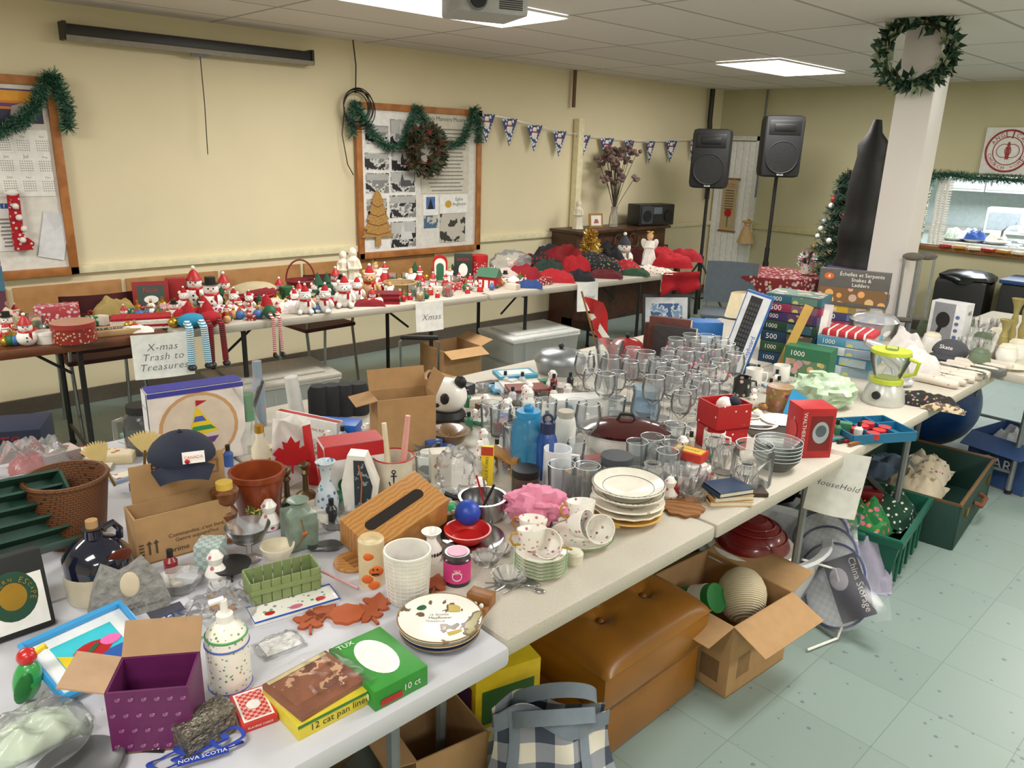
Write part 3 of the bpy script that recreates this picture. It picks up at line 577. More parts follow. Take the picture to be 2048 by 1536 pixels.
for (a,b_,mt,lb) in((-1.0,1.42,XW_,'dark wood folding table with christmas goods'),(1.44,3.5,TC,'cream folding table with christmas decorations'),(3.52,5.56,TC,'cream folding table with christmas fabrics')):
    c=(a+b_)/2;table(lb,a,b_,xy(c),xy(c)+.77,mt,rz=-4,lg=M('3a3a3c',.4,.6))
def sign(lb,t,p,w,h,rz,tw=.7,m=M('5a5a62',.8),thin=1,ry=0):
    def fn(u,v): return ((u-.5)*w,-.012*math.sin(u*3.1)-.01*(1-v)**2,-h*(1-v))
    g=G().sheet(fn,10,8,PAP);g.text(t,w*tw,m,(0,-.028,-h*.5),thin=thin);put('paper_sign',lb,'sign',g,p,rz=rz,ry=ry)
p=xt(318,0)[0];sign('handwritten paper sign reading X-mas Trash to Treasures','X-mas\nTrash to\nTreasures',p+Vector((0,-.03,.01)),.285,.23,-12,.78)
p=xt(855,0)[0];sign('handwritten paper sign reading Xmas','Xmas',p+Vector((0,-.02,.01)),.2,.19,-8)
p=xt(1172,0)[0];sign('small handwritten paper sign reading Xmas','Xmas',p+Vector((0,-.02,.02)),.2,.22,-10,.5)
p=on(1652,900);sign('handwritten paper sign reading HouseHold','HouseHold',p+Vector((.01,-.06,.012)),.17,.235,-62,.88,M('222228',.8),1,5)
# ---------- xmas table items
def X(nm,lb,cat,u,t,parts,f=0,grp=None,s=1):return put(nm,lb,cat,parts,xt(u,t)[0],f=f,grp=grp,s=s)
s0=X('snowman_figurine','small snowman figurine with red hat','figurine',56,.12,snowman(.14,RD,RD,1),grp='snowman figurines')
for u,t,s_ in[(392,.85,1.5),(672,.8,1.1),(866,.5,.8),(1030,.75,.8),(940,.35,.7),(560,.75,.9),(530,.3,.7),(250,.55,.6),(450,.85,1.2),(600,.6,.8),(745,.15,.7)]:
    dup(s0,xt(u,t)[0],s=s_,f=R.uniform(-20,20))
s1=X('snowman_figurine','white snowman with black top hat and scarf','figurine',425,.6,snowman(.2,BK,RD),grp='snowman figurines')
for u,t,s_ in[(685,.65,.7),(1010,.4,.5),(18,.5,.6),(640,.3,.5),(350,.5,.5)]:dup(s1,xt(u,t)[0],s=s_,f=R.uniform(-20,20))
t0=X('santa_figurine','small red santa figurine with white beard','figurine',840,.75,santa(.13),grp='santa figurines')
for u,t,s_ in[(770,.9,1.2),(15,.25,.8),(890,.55,.7),(860,.25,.6),(918,.6,.7),(905,.3,.5),(800,.35,.6),(35,.75,.9),(480,.35,.8),(588,.55,.8),(1050,.3,.5),(960,.15,.6),(820,.15,.5),(875,.12,.45),(935,.15,.5),(500,.2,.6),(845,.5,.6),(990,.7,.7),(330,.35,.6),(455,.2,.7),(735,.75,.9),(760,.55,.8),(555,.2,.6)]:dup(t0,xt(u,t)[0],s=s_,f=R.uniform(-30,30))
a0=X('angel_figurine','white angel figurine with gold halo','figurine',1296,.6,angel(.3,WH,WH,M('c8a060',.7)),grp='angel figurines')
for u,t,s_ in[(752,.75,.65),(822,.6,.5),(1210,.85,.5),(930,.8,.5),(900,.7,.4),(780,.3,.4)]:dup(a0,xt(u,t)[0],s=s_,f=R.uniform(-30,30))
IV=M('e4dcc8',.4)
def mary(h):return [('body',G().lathe([(0,0),(.2*h,0),(.17*h,.1*h),(.13*h,.5*h),(.15*h,.7*h),(.06*h,.8*h),(0,.8*h)],IV,wob=.08,n=7).ell(.075*h,.075*h,.09*h,IV,(0,-.01*h,.88*h)).tube([(-.13*h,0,.68*h),(-.15*h,-.12*h,.5*h),(0,-.16*h,.5*h),(.15*h,-.12*h,.5*h),(.13*h,0,.68*h)],.04*h,IV)),('veil',G().ell(.11*h,.1*h,.15*h,IV,(0,.03*h,.86*h)))]
m0=X('nativity_figurine','ivory robed nativity figurine','figurine',688,.95,mary(.25),grp='nativity figurines')
dup(m0,xt(708,.9)[0],s=1.1,f=20);dup(m0,xt(720,.7)[0],s=.5);p,k=ank(1155,455);dup(m0,p,s=1.1,label='white robed figurine on the piano')
b0=X('plush_bear','white plush bear with red santa hat','plush toy',612,.12,plush(.16,WHF,RDF,RD),grp='white plush toys')
for u,t,s_,l in[(652,.08,1,'white plush bear with green scarf'),(690,.2,1.15,'white plush bear with red hat'),(715,.4,.9,'white plush bear with red hat'),(632,.55,.8,'white plush bear with red hat'),(1148,.8,.9,'white plush toy with red hat'),(470,.5,.8,'white plush bear with red hat'),(590,.35,.7,'white plush bear with red hat'),(500,.45,.7,'white plush bear with red hat'),(370,.7,.8,'white plush bear with red hat')]:dup(b0,xt(u,t)[0],s=s_,f=R.uniform(-30,30),label=l)
X('plush_reindeer','tan plush toy with red scarf','plush toy',740,.45,plush(.2,M('c8a070',.95,bp=.3),RDF,RD))
X('plush_snowman_gnome','black and white snowman wearing tall hat','figurine',1246,.65,snowman(.26,M('3a3a44',.9),M('8a7a6a',.9),1))
X('plush_gnome','knitted santa gnome with white beard','plush toy',410,.25,santa(.15,RDF))
def tin(nm,lb,u,t,w,h,m,lid):
    p,k,hh=xt(u,t);w*=k/2;h*=hh;put(nm,lb,'tin',[('tin_body',G().cyl(w,h*.8,m)),('lid',G().lathe([(0,h*.75),(w*1.02,h*.75),(w*1.02,h),(w*.9,h*1.02),(0,h*1.02)],lid,seg=28))],p)
tin('round_cookie_tin','round red christmas cookie tin',150,.1,80,38,MP('conf','8a2420','c8b080',60,.3,.4),MP('rings','98302c','c8b090',60,.6,.4))
tin('round_tin','tall red tin with christmas print',957,.75,36,46,MP('conf','a81c20','e8e0d0',60,.3,.4),RD)
tin('glass_ball_jar','white candle bowl with snowflakes',95,.15,42,22,M('e0ddd4',.4),WH)
tin('round_tin','small green christmas tin',575,.7,30,26,MP('conf','1d5a34','d0a040',60,.3,.4),GRN)
def xb(nm,lb,cat,u,t,w,d,h,m,ds=(),f=0,rx=0,grp=None,dz=0):
    p,k,hh=xt(u,t);w*=k;d*=k;h*=hh;put(nm,lb,cat,G().box(w,d,h,m,bv=.003).decals(w,d,h,ds),p+Vector((0,0,dz)),f=f,rx=rx,grp=grp)
xb('gift_box','clear and red ornament gift box','box',117,.75,78,40,34,MP('conf','b04048','e8d0c8',50,.4,.4))
xb('framed_christmas_picture','dark red framed christmas picture','picture frame',305,.85,66,8,54,M('8a1a1e',.5),[('F','r',0,.5,.75,.7,M('3a4a44',.5)),('F','c',0,.35,.2,.14,WH),('F','t','Noel',0,.7,.4,RD)],rx=-8)
xb('red_gift_box','plain red upright gift box','box',355,.9,38,26,54,M('9a1a20',.5))
xb('paper_gift_bag','brown paper bag with black winter print','bag',218,.2,110,50,10,M('b5946a',.8),[('T','r',0,.5,.9,.4,BK),('T','t','LET IT SNOW',0,.5,.8,WH)],f=8)
xb('dark_gift_box','small black arch-topped snowman sign','sign',926,.75,36,8,52,M('22302a',.5),[('F','c',0,.4,.25,.25,WH),('F','t','SNOW',0,.8,.7,RD)])
fold('folded_napkin','folded white and red christmas napkin',110,50,22,[WHF,RDF,M('e0d8c8',.9)],xt(285,.3),n=5,grp='folded christmas napkins')
fold('folded_cloth','folded dark red christmas cloth',62,44,20,[RDF,M('6a1420',.9)],xt(768,.2),n=4,grp='folded red cloths')
fold('folded_napkin','folded green and white napkin',50,36,12,[M('3a6a4a',.9),WHF],xt(340,.25),n=3,grp='folded green napkins')
p,k,h=xt(502,.7);put('throw_cushion','red and cream plump cushion','cushion',[('cushion',G().ell(52*k,30*k,22*k,M('b8aa88',.8),(0,0,21*k),(0,-8,0),18).tor(48*k,.004,RD,(0,0,21*k))),('red_panel',G().ell(50*k,28*k,20*k,M('7a1a20',.9),(2*k,-4*k,19*k),(0,-8,0),18))],p)
def basket(w,h,m,handle=True):
    P=[('basket_body',G().lathe([(0,0),(w*.38,0),(w*.5,h),(w*.46,h),(w*.36,h*.1),(0,h*.1)],m).tor(w*.49,w*.03,m,(0,0,h)))]
    if handle:P.append(('handle',G().tube([(w*.48*math.cos(a),0,h+w*.7*math.sin(a)) for a in[math.pi*i/12 for i in range(13)]],w*.03,m)))
    return P
X('wicker_basket','red wicker basket with arched handle','basket',603,.8,basket(.19,.1,MP('brick','8a1c1e','4a0c10',60,r=.5,bp=.6)))
X('wicker_basket','pale rectangular wicker basket','basket',800,.45,basket(.22,.08,MP('brick','b89a68','6a5030',60,r=.7,bp=.6),False))
p,k,h=xt(637,.55);g=G()
for i in range(3):g.cone((22-i*5)*k,26*k,M('1f4a30',.9,bp=.3),(0,0,(4+i*14)*k),seg=10)
o=put('felt_tree','small dark green felt tree','tree ornament',g,p,grp='miniature trees')
for u,t,s_ in((655,.75,.8),(830,.9,.8),(445,.8,.6),(520,.5,.5),(905,.9,.6),(785,.65,.5)):dup(o,xt(u,t)[0],s=s_)
p,k,h=xt(1178,.6);g=G()
for i in range(4):
    z=.04+i*.06;r=.1-.022*i;g.needles([(r*math.cos(a)*.6,r*math.sin(a)*.6,z) for a in[.5*j for j in range(14)]],r*.5,260,[GOLD,M('e0c878',.3,.8)],.05,.004)
g.cyl(.008,.28,BRS);g.cyl(.05,.02,BRS);put('gold_tinsel_tree','small gold tinsel tree','tree ornament',g,p+Vector((0,0,.07)))
p,k,h=xt(880,.85)
def arch(m,w,hh,d):
    pts=[(-w,0),(w,0)]+[(w*math.cos(a),hh-w+w*math.sin(a)) for a in[math.pi*i/12 for i in range(13)]];return G().prism(pts,d,m,(0,d/2,0),(90,0,0))
put('arched_wooden_clock','red and white arched christmas decoration','decoration',[('outer_arch',arch(RD,.055,.19,.03)),('inner_arch',arch(WH,.042,.165,.034)),('centre_panel',arch(M('2e6a48',.5),.028,.13,.038))],p)
p,k,h=xt(978,.35);g=G().box(.15,.1,.08,RD,bv=.003).decals(.15,.1,.08,[('F','r',0,.35,.2,.7,WH),('F','r',-.3,.5,.18,.4,WH),('F','r',.3,.5,.18,.4,WH)]);g.prism([(-.06,0),(.06,0),(0,.06)],.16,M('3a6a50',.5),(-.08,0,.08),(90,0,90));put('house_tin','red barn-shaped house tin with green roof','house ornament',g,p,f=-25)
def teapot(m,s):
    return [('pot_body',G().lathe([(0,0),(.5*s,0),(.85*s,.3*s),(.95*s,.7*s),(.7*s,1.1*s),(.4*s,1.2*s),(0,1.2*s)],m)),('spout',G().tube([(.7*s,0,.5*s),(1.2*s,0,.8*s),(1.4*s,0,1.2*s)],[.2*s,.13*s,.09*s],m)),('handle',G().tube([(-.8*s,0,1.0*s),(-1.3*s,0,1.0*s),(-1.35*s,0,.6*s),(-.9*s,0,.35*s)],.09*s,m)),('lid',G().lathe([(.42*s,1.18*s),(.3*s,1.32*s),(0,1.36*s)],m).ell(.1*s,.1*s,.1*s,m,(0,0,1.42*s)))]
X('teapot','small white christmas teapot','teapot',1027,.3,teapot(WH,.05))
cols=[RD,WH,GRN,GOLD,M('c8c8cc',.3,.8),M('d8a070',.7),M('3c68a8',.5)]
base_orn={}
for i in range(190):
    u=R.choice([R.uniform(235,330),R.uniform(440,600),R.uniform(790,965),R.uniform(0,90),R.uniform(470,560),R.uniform(960,1100),R.uniform(330,480),R.uniform(560,760)]);t=R.uniform(.08,.9);c=i%7
    if c not in base_orn:
        g=G().ell(.022,.022,.022,cols[c],(0,0,.022)).cyl(.007,.01,GOLD,(0,0,.042),seg=8).tor(.006,.0015,GOLD,(0,0,.056),(90,0,0),8)
        base_orn[c]=put('christmas_ornament','small shiny christmas ball ornament','ornament',g,xt(u,t)[0],grp='loose christmas ornaments')
    else:dup(base_orn[c],xt(u,t)[0],s=R.uniform(.6,1.3),f=R.uniform(0,360))
for i in range(46):
    u,t=R.choice([(R.uniform(440,600),R.uniform(.1,.6)),(R.uniform(980,1110),R.uniform(.1,.7)),(R.uniform(800,960),R.uniform(.1,.9)),(R.uniform(330,480),R.uniform(.1,.7)),(R.uniform(0,110),R.uniform(.3,.9)),(R.uniform(180,300),R.uniform(.5,.9))])
    xb('small_gift_box','small printed christmas box','box',u,t,R.uniform(16,32),16,R.uniform(8,20),MP('conf',R.choice(['8a1a20','2a6a4a','d8cdb8','b03a3a']),'e8d8c8',60,.35,.5),f=R.uniform(-40,40),grp='small christmas boxes')
for u,t in((785,.85),(812,.8),(872,.9),(955,.45),(1060,.5),(850,.3),(910,.45),(825,.25),(75,.5),(895,.15),(840,.1)):
    p=xt(u,t)[0];put('candle_glass','clear glass candle holder with red candle','candle holder',[('glass',G().lathe([(0,0),(.03,0),(.034,.085),(.031,.085),(.028,.01),(0,.01)],GL)),('candle',G().cyl(.02,.045,R.choice([RD,WH,GRN]),(0,0,.011)))],p,grp='candle glasses on christmas table')
def hangdoll(u,cl,c2,w=1):
    p=xt(u,0)[0]+Vector((0,-.02,.0));g=G().ell(.06*w,.05,.04,c2,(0,.07,.04));P=[('body',g)]
    for x in(-.03*w,.03*w):
        P.append(('leg',G().tube([(x,.02,.04),(x,-.03,.02),(x*1.1,-.035,-.09),(x*1.2,-.035,-.17)],.016*w,cl).ell(.02*w,.03,.016,BK,(x*1.2,-.045,-.185))))
    P.append(('head',G().ell(.03,.03,.03,SKIN,(0,.12,.06)).lathe([(.034,.068),(.026,.1),(0,.14)],RDF,at=(0,.12,0))));return put('shelf_sitter_doll','fabric doll with striped legs over table edge','doll',P,p,rz=-8,grp='shelf sitter dolls')
hangdoll(388,MP('wavez','2a8ab0','e8e8e8',28,.5,.9),M('2a8ab0',.9),1.2);hangdoll(426,MP('wavez','a01820','201818',28,.5,.9),RDF);hangdoll(546,MP('wavez','b01822','e8e0e0',28,.5,.9),GRN,.6)
DKR=M('7a1018',.95,bp=.3);DGF=MP('plaid','12251c','7a1018',30,.5,.95,c3='1c1c20');HOL=MP('conf','b01822','1d4a2a',40,.3,.9)
for (u,t,w,d,h,m,sd) in((1075,.75,110,60,38,DGF,1),(1130,.7,120,70,46,DKR,2),(1190,.45,110,60,40,MP('conf','16241e','7a1c24',50,.3,.9),3),(1110,.3,80,50,22,RDF,4),(1240,.35,90,50,26,HOL,5),(1345,.35,80,50,26,M('a81420',.95,bp=.3),6),(1300,.2,90,45,12,MP('conf','e8e0d4','b01822',60,.35,.9),7),(1160,.2,60,40,20,M('1c1c22',.95),8),(1060,.15,50,36,14,M('23407a',.9),9),(1215,.7,70,50,44,M('1a1a1e',.95,bp=.3),10),(230,.8,80,40,34,M('a08a4a',.6),11),(450,.35,90,50,22,MP('conf','e8e0e0','b01822',40,.4,.9),12),(340,.6,70,50,22,MP('conf','c8a0a0','b83040',60,.4,.8),13),(520,.2,80,40,16,MP('conf','c8c0b0','507a50',50,.4,.8),14),(20,.6,60,60,40,MP('conf','c8b8a0','b83040',60,.4,.8),15),(575,.3,60,40,20,WHF,16),(1370,.6,70,50,22,M('961220',.95,bp=.3),17),(1265,.75,60,40,30,M('4a1418',.95),18),(1095,.5,70,50,36,M('22352c',.95,bp=.3),19),(1150,.45,60,40,40,RDF,20),(380,.4,70,40,22,RDF,21),(665,.35,80,40,14,HOL,22),(1010,.55,70,40,22,M('c8b8b0',.95),23),(1050,.45,70,40,30,M('8a1a24',.95,bp=.3),24),(1210,.2,70,36,16,M('5a1a20',.95),25),(1270,.15,60,30,14,M('2a4a34',.95),26),(1100,.85,80,40,48,M('26262c',.95),27),(1320,.75,60,36,26,RDF,28),(740,.15,60,30,14,M('7a1420',.95),29),(270,.15,70,30,12,WHF,30),(600,.2,70,30,16,M('e0d8d4',.95,bp=.3),31)):
    heap('christmas_cloth','rumpled christmas cloth heaped on table','cloth',0,0,w,d,h,m,sd=sd,pt=xt(u,t),amp=.4,n=24,fr=5)
def drape(nm,lb,p,w,h,m,rz,fr=9,am=.03):
    put(nm,lb,'cloth',G().sheet(lambda u,v:((u-.5)*w*(1+.1*(1-v)),-.02-am*math.sin(u*fr)*(1-v)-.01*math.sin(v*9),-h*(1-v)*(1-.25*abs(math.sin(u*5)))),24,12,m),p,rz=rz)
p=xt(1352,0)[0];drape('red_tablecloth','red cloth hanging over table end',p+Vector((.03,-.02,.015)),.36,.2,M('a81420',.95,bp=.3),-20)
p,k,h=xt(1020,.75);put('clear_plastic_bag','clear plastic bag holding plush toys','plastic bag',G().ell(42*k,30*k,26*k,PLA,(0,0,24*k),seg=22,amp=.3,fr=4),p);put('plush_pig','pink and white plush toy in bag','plush toy',plush(.13,M('e8c8c0',.95)),p)
p=xt(4,.7)[0];put('pink_tree_decoration','tall green and red christmas decoration box','decoration',G().box(.08,.06,.42,MP('conf','5a3040','a88090',30,.4,.5)).box(.084,.064,.12,M('3a6a80',.5),(0,0,.2)),p)
# ---------- right far area
p=q(1548,545,.74)[0];ck=MP('conf','7a2428','c8a8a0',26,.35,.9)
put('round_table','round table with red patterned tablecloth','table',[('tablecloth',G().lathe([(0,.0),(.36,0),(.37,-.02),(.35,-.25),(.33,-.27)],ck,wob=.05,n=9,seg=48)),('table_base',G().cyl(.05,.7,DST,(0,0,-.72)).cyl(.24,.02,DST,(0,0,-.74)))],p,rz=0)
def chair(p,rz,c,lb):
    g=G().box(.42,.4,.03,c,(0,0,.43),bv=.012);b2=G().sheet(lambda u,v:((u-.5)*.42,.2+.05*v-.05*(2*u-1)**2,.5+.34*v),10,6,c).sheet(lambda u,v:((u-.5)*.42,.215+.05*v-.05*(2*u-1)**2,.5+.34*v),10,6,c)
    l=G()
    for x in(-.19,.19):l.tube([(x,-.2,0),(x,-.17,.43)],.011,ST).tube([(x,.24,0),(x,.18,.43),(x,.25,.82)],.011,ST)
    put('stacking_chair',lb,'chair',[('seat',g),('backrest',b2),('chair_frame',l)],p,rz=rz,grp='stacking chairs')
p=dd(1462,560,6.3);chair(Vector((p.x,p.y,0)),-60,M('56626c',.5),'grey-blue plastic stacking chair with metal legs')
for i,(x,y) in enumerate([(2.75,4.95),(1.3,4.98)]):chair(Vector((x,y,0)),R.uniform(-10,10)+180,M('4a1c20',.6),'dark red stacking chair under christmas table')
p=dd(1672,520,7.6);p.z=0;g=G()
for i in range(9):
    z=.5+i*.125;r=.33*(1-i/10)
    for a in range(8):
        an=a*.8+i*.4;g.needles([(0,0,z+.04),(r*math.cos(an)*.6,r*math.sin(an)*.6,z),(r*math.cos(an),r*math.sin(an),z-.05)],.03,80,[M('12281c',.7),M('1e3c28',.7)],.07,.004)
g2=G().cyl(.02,1.6,M('3a2a1c',.9)).cone(.2,.1,DG);g3=G()
for i in range(34):
    z=R.uniform(.5,1.5);r=.34*(1-(z-.45)/1.25);a=R.uniform(0,6.28);g3.ell(.028,.028,.028,R.choice([WH,RD,GOLD,M('c8d4dc',.2,.6)]),(r*math.cos(a),r*math.sin(a),z),seg=8)
put('christmas_tree','small decorated green christmas tree','christmas tree',[('branches',g),('trunk',g2),('ornaments',g3)],p,rz=0)
p=dd(1708,520,6.4);p.z=0;bg=M('0e0e12',.6,bp=.5,ns=10)
tp=dd(1756,240,6.4)-p;pts=[];rr=[]
for i in range(22):
    t=i/21;z=.02+t*(tp.z-.02);s_=max(0,(z-.5)/(tp.z-.5))
    pts.append((tp.x*s_+.012*math.sin(i*2.1),tp.y*s_,z));rr.append((.15+.03*math.sin(t*3.2)-.05*t+.012*math.sin(i*1.7))*(1 if t<.93 else max(.35,(1-t)*10)))
g=G().tube(pts,rr,bg,18);g2=G().tor(.185,.02,M('3a1a5a',.7),(0,0,.82),(0,6,0)).tube([(-.15,-.12,.8),(-.17,-.13,.6),(-.15,-.13,.45)],.015,M('3a1a5a',.7))
put('covered_patio_umbrella','tall soft black cloth case with purple strap','covered item',[('cover',g),('strap',g2)],p,rz=0)
p=dd(1612,540,6.6);p.z=.76;put('flower_pot','small potted white flowers on round table','flower pot',[('pot',G().lathe([(0,0),(.04,0),(.05,.08),(.045,.08),(0,.02)],WH)),('flowers',G().needles([(0,0,.08),(0,0,.14)],.06,200,[GRN,WH,M('d08aa0',.7)],.06,.008))],p)
put('waste_bin','black-bagged waste bin with blue lid','waste bin',[('bin_body',G().box(.45,.5,.66,BK,bv=.03)),('lid',G().box(.48,.53,.04,M('1c3a6a',.5),(0,0,.66),bv=.015))],(8.25,1.75,0),rz=0)
put('waste_bin','black waste bin lined with black bag','waste bin',[('bin_body',G().box(.42,.45,.64,BK,bv=.05)),('liner_bag',G().ell(.24,.25,.08,M('0c0c0e',.3),(0,0,.64),amp=.3))],(8.25,2.35,0),rz=5)
for i,(u,dy) in enumerate(((1810,0),(1836,.05))):
    p=dd(u,640,4.45+dy);p.z=0;g=G()
    for s_ in(-1,1):g.tube([(s_*.045,0,1.16),(s_*.04,0,.5),(0,0,.2)],.008,ALUM)
    g.tube([(0,0,.0),(0,0,.5)],.01,ALUM)
    put('crutch','aluminium underarm crutch leaning on pillar','crutch',[('shaft',g),('underarm_pad',G().ell(.06,.024,.024,M('6a655c',.8),(0,0,1.17))),('handgrip',G().tube([(-.045,0,.8),(.045,0,.8)],.016,M('6a655c',.8))),('rubber_tip',G().cyl(.02,.03,BK))],p,f=15,rx=-3,grp='pair of crutches')
g=G().box(.42,.02,.56,BK,bv=.003).decals(.42,.02,.56,[('F','r',0,.5,.88,.9,M('d8dce0',.5)),('F','r',0,.5,.66,.72,MP('spots','3a5a88','c8d4e0',14,.5,.5,c3='7a98b8'))]);put('framed_picture','black framed blue picture leaning under table','picture frame',g,Vector((5.3,3.66,.02)),rz=-35,rx=-12)
def bin_(p,w,d,h,m,lid,rz,lb):
    vs=[(x*s_,y*s_,z) for s_,z in((.9,0),(1,h)) for x,y in((-w/2,-d/2),(w/2,-d/2),(w/2,d/2),(-w/2,d/2))]
    g=G().add(vs,[(0,1,5,4),(1,2,6,5),(2,3,7,6),(3,0,4,7),(0,3,2,1)],m)
    for x in(-.3,-.1,.1,.3):g.box(.012,.01,h*.9,m,(x*w,-d/2*.97,.02))
    P=[('bin_body',g),('rim',G().tube([(-w/2,-d/2,h),(w/2,-d/2,h),(w/2,d/2,h),(-w/2,d/2,h)],.012,lid,close=True)),('lid',G().box(w*1.04,d*1.04,.03,lid,(0,0,h),bv=.01).box(w*.8,d*.75,.015,lid,(0,0,.03+h),bv=.006))]
    put('storage_bin',lb,'storage bin',P,p,rz=rz)
CLR=GLS('e8ecea',.45,.3,.3)
bin_(Vector((4.0,4.0,0)),.62,.42,.38,CLR,M('d8dad6',.4),-6,'clear plastic storage bin with white lid')
bin_(Vector((2.0,4.15,0)),.66,.45,.36,CLR,M('b0aca0',.4),-6,'clear plastic storage bin with lid under table')
bin_(Vector((1.35,3.6,0)),.6,.42,.3,GLS('c8d4c8',.5,.3),M('7a9a8a',.4),0,'translucent storage bin with green contents')
for (x,y,w,d,h,lb,tx) in((3.2,3.95,.3,.3,.42,'brown corrugated carton under table','Baxter'),(2.75,3.75,.4,.3,.24,'open brown carton with bubble wrap','Fragile'),(2.95,3.3,.36,.3,.22,'open brown carton in the aisle','Kitchen')):
    put('cardboard_box',lb,'cardboard box',carton(w,d,h,CB,(110,None,None,70),[('F','t',tx,0,.5,.6,M('3a3028',.8))],fl_len=.1),(x,y,0),rz=R.uniform(-10,10))
p=Vector((2.3,3.1,0));g=G().box(.4,.22,.42,M('1c1c20',.8),(0,0,.04),bv=.03);g2=G().tube([(-.1,.08,.42),(-.1,.08,.72),(-.08,.08,.74),(.08,.08,.74),(.1,.08,.72),(.1,.08,.42)],.008,ST).box(.2,.025,.025,BK,(0,.08,.73),bv=.01);put('rolling_suitcase','black rolling suitcase with extended handle','suitcase',[('suitcase_body',g),('telescoping_handle',g2)],p,rz=-40)
put('green_tub','dark green plastic tub in aisle','tub',G().lathe([(0,0),(.2,0),(.26,.3),(.27,.3),(.27,.33),(.24,.33),(.19,.02),(0,.02)],DG),Vector((3.5,3.15,0)))
p=Vector((.42,3.3,0));put('dark_gift_carton','dark blue christmas lights box on a stool','box',G().box(.45,.2,.3,M('16203a',.5),(0,0,.36),bv=.003).decals(.45,.2,.66,[('F','t','10 LIGHTS',0,.93,.7,M('8a1c28',.5)),('F','r',0,.75,.8,.3,M('1c3a38',.5)),('F','c',0,.72,.15,.08,M('a83a2a',.5))]).box(.45,.3,.36,DW),p,rz=-25)
for i,(x,y,c) in enumerate([(4.55,3.3,'5a1418'),(4.9,3.4,'1c1c20'),(5.2,3.1,'2a2a2e'),(1.8,3.15,'5a5a5c'),(1.0,3.1,'3a2018'),(3.9,3.3,'2a2a30'),(4.3,2.85,'1c2a24')]):
    put('duffel_bag','dark fabric bag lying on floor','bag',[('bag_body',G().ell(.28,.17,.14,M(c,.85,bp=.3),(0,0,.14),seg=18,amp=.15)),('strap',G().tube([(-.15,-.1,.22),(-.1,-.12,.34),(.1,-.12,.34),(.15,-.1,.22)],.012,BK))],(x,y,0),rz=R.uniform(0,90),grp='bags on the aisle floor')
# ---------- FLOOR right side
TAN=M('96601c',.3,n=.15,ns=6,bp=.15)
g=G().box(.5,.76,.19,TAN,bv=.02)
def cush(u,v):
    x,y=u*2-1,v*2-1;e=(1-abs(x)**5)*(1-abs(y)**5);z=.31+.07*max(0,e)**.5
    for bx in(-.4,.4):
        for by in(-.6,0,.6):
            r=math.hypot((x-bx)*.26,(y-by)*.4);z-=.03*math.exp(-(r/.03)**2)+.006*abs(math.sin(math.atan2(y-by,x-bx)*4))*math.exp(-(r/.08)**2)
    return (x*.262,y*.4,z)
g2=G().sheet(cush,48,60,TAN).box(.525,.8,.12,TAN,(0,0,.195),bv=.03);P=[('base',g),('cushion',g2),('piping',G().tube([(-.255,-.39,.195),(.255,-.39,.195),(.255,.39,.195),(-.255,.39,.195)],.008,M('7a4a14',.4),close=True))]
for bx in(-.4,.4):
    for by in(-.6,0,.6):P.append(('button',G().ell(.013,.013,.009,M('7a4a14',.35),(bx*.26,by*.4,.352),seg=10)))
put('leather_ottoman','mustard brown tufted leather ottoman','ottoman',P,(1.7,1.49,0),rz=0)
put('cardboard_box','open brown carton with spread flaps','cardboard box',carton(.34,.36,.27,CB,(112,125,100,75),[('F','r',-.25,.35,.2,.3,M('8a6a44',.8)),('L','r',.3,.3,.2,.3,M('7a5a38',.8))],CBI,.13),(2.17,1.19,0),rz=-4)
put('green_yarn_spool','green spool with white label','spool',[('spool',G().cyl(.05,.13,M('1f7a3c',.5))),('label_band',G().cyl(.051,.06,WH,(0,0,.04)))],(2.1,1.27,.2),rz=0,rx=60)
put('cream_yarn_ball','large ball of cream crochet thread','yarn ball',G().ell(.085,.085,.1,MP('waved','e8dcc0','d0bf9c',60,.5,.95,.4),(0,0,.1),seg=20),(2.22,1.13,.14),rz=0)
g=G().lathe([(0,0),(.2,0),(.24,.02),(.29,.24),(.32,.25),(.31,.26),(.27,.245),(.22,.03),(0,.02)],M('dcdee2',.5),seg=36,sc=(1,.8,1)).box(.12,.05,.02,M('dcdee2',.5),(.33,0,.2),bv=.01)
put('laundry_basket','white oval plastic laundry basket','laundry basket',g,(2.66,1.3,0),rz=0)
g=G().lathe([(0,0),(.13,0),(.16,.06),(.17,.15),(.16,.16),(0,.16)],WH,seg=32);g2=G().lathe([(.14,.15),(.14,.17),(.115,.21),(.09,.235),(.055,.25),(.045,.26),(0,.26)],M('7a1018',.3,coat=.5),seg=32)
for r,z in((.125,.2),(.1,.23),(.075,.245)):g2.tor(r,.004,M('7a1018',.3,coat=.5),(0,0,z))
put('slow_cooker','white appliance with ridged dark red dome lid','slow cooker',[('cooker_base',g),('dome_lid',g2)],(2.52,1.27,.12),rz=0)
put('white_power_cord','white cord looping to the floor','cord',G().tube([(2.6,1.1,.25),(2.72,1.02,.2),(2.7,.94,.05),(2.58,.92,.01),(2.43,.96,.01)],.005,WH),(0,0,0),rz=0)
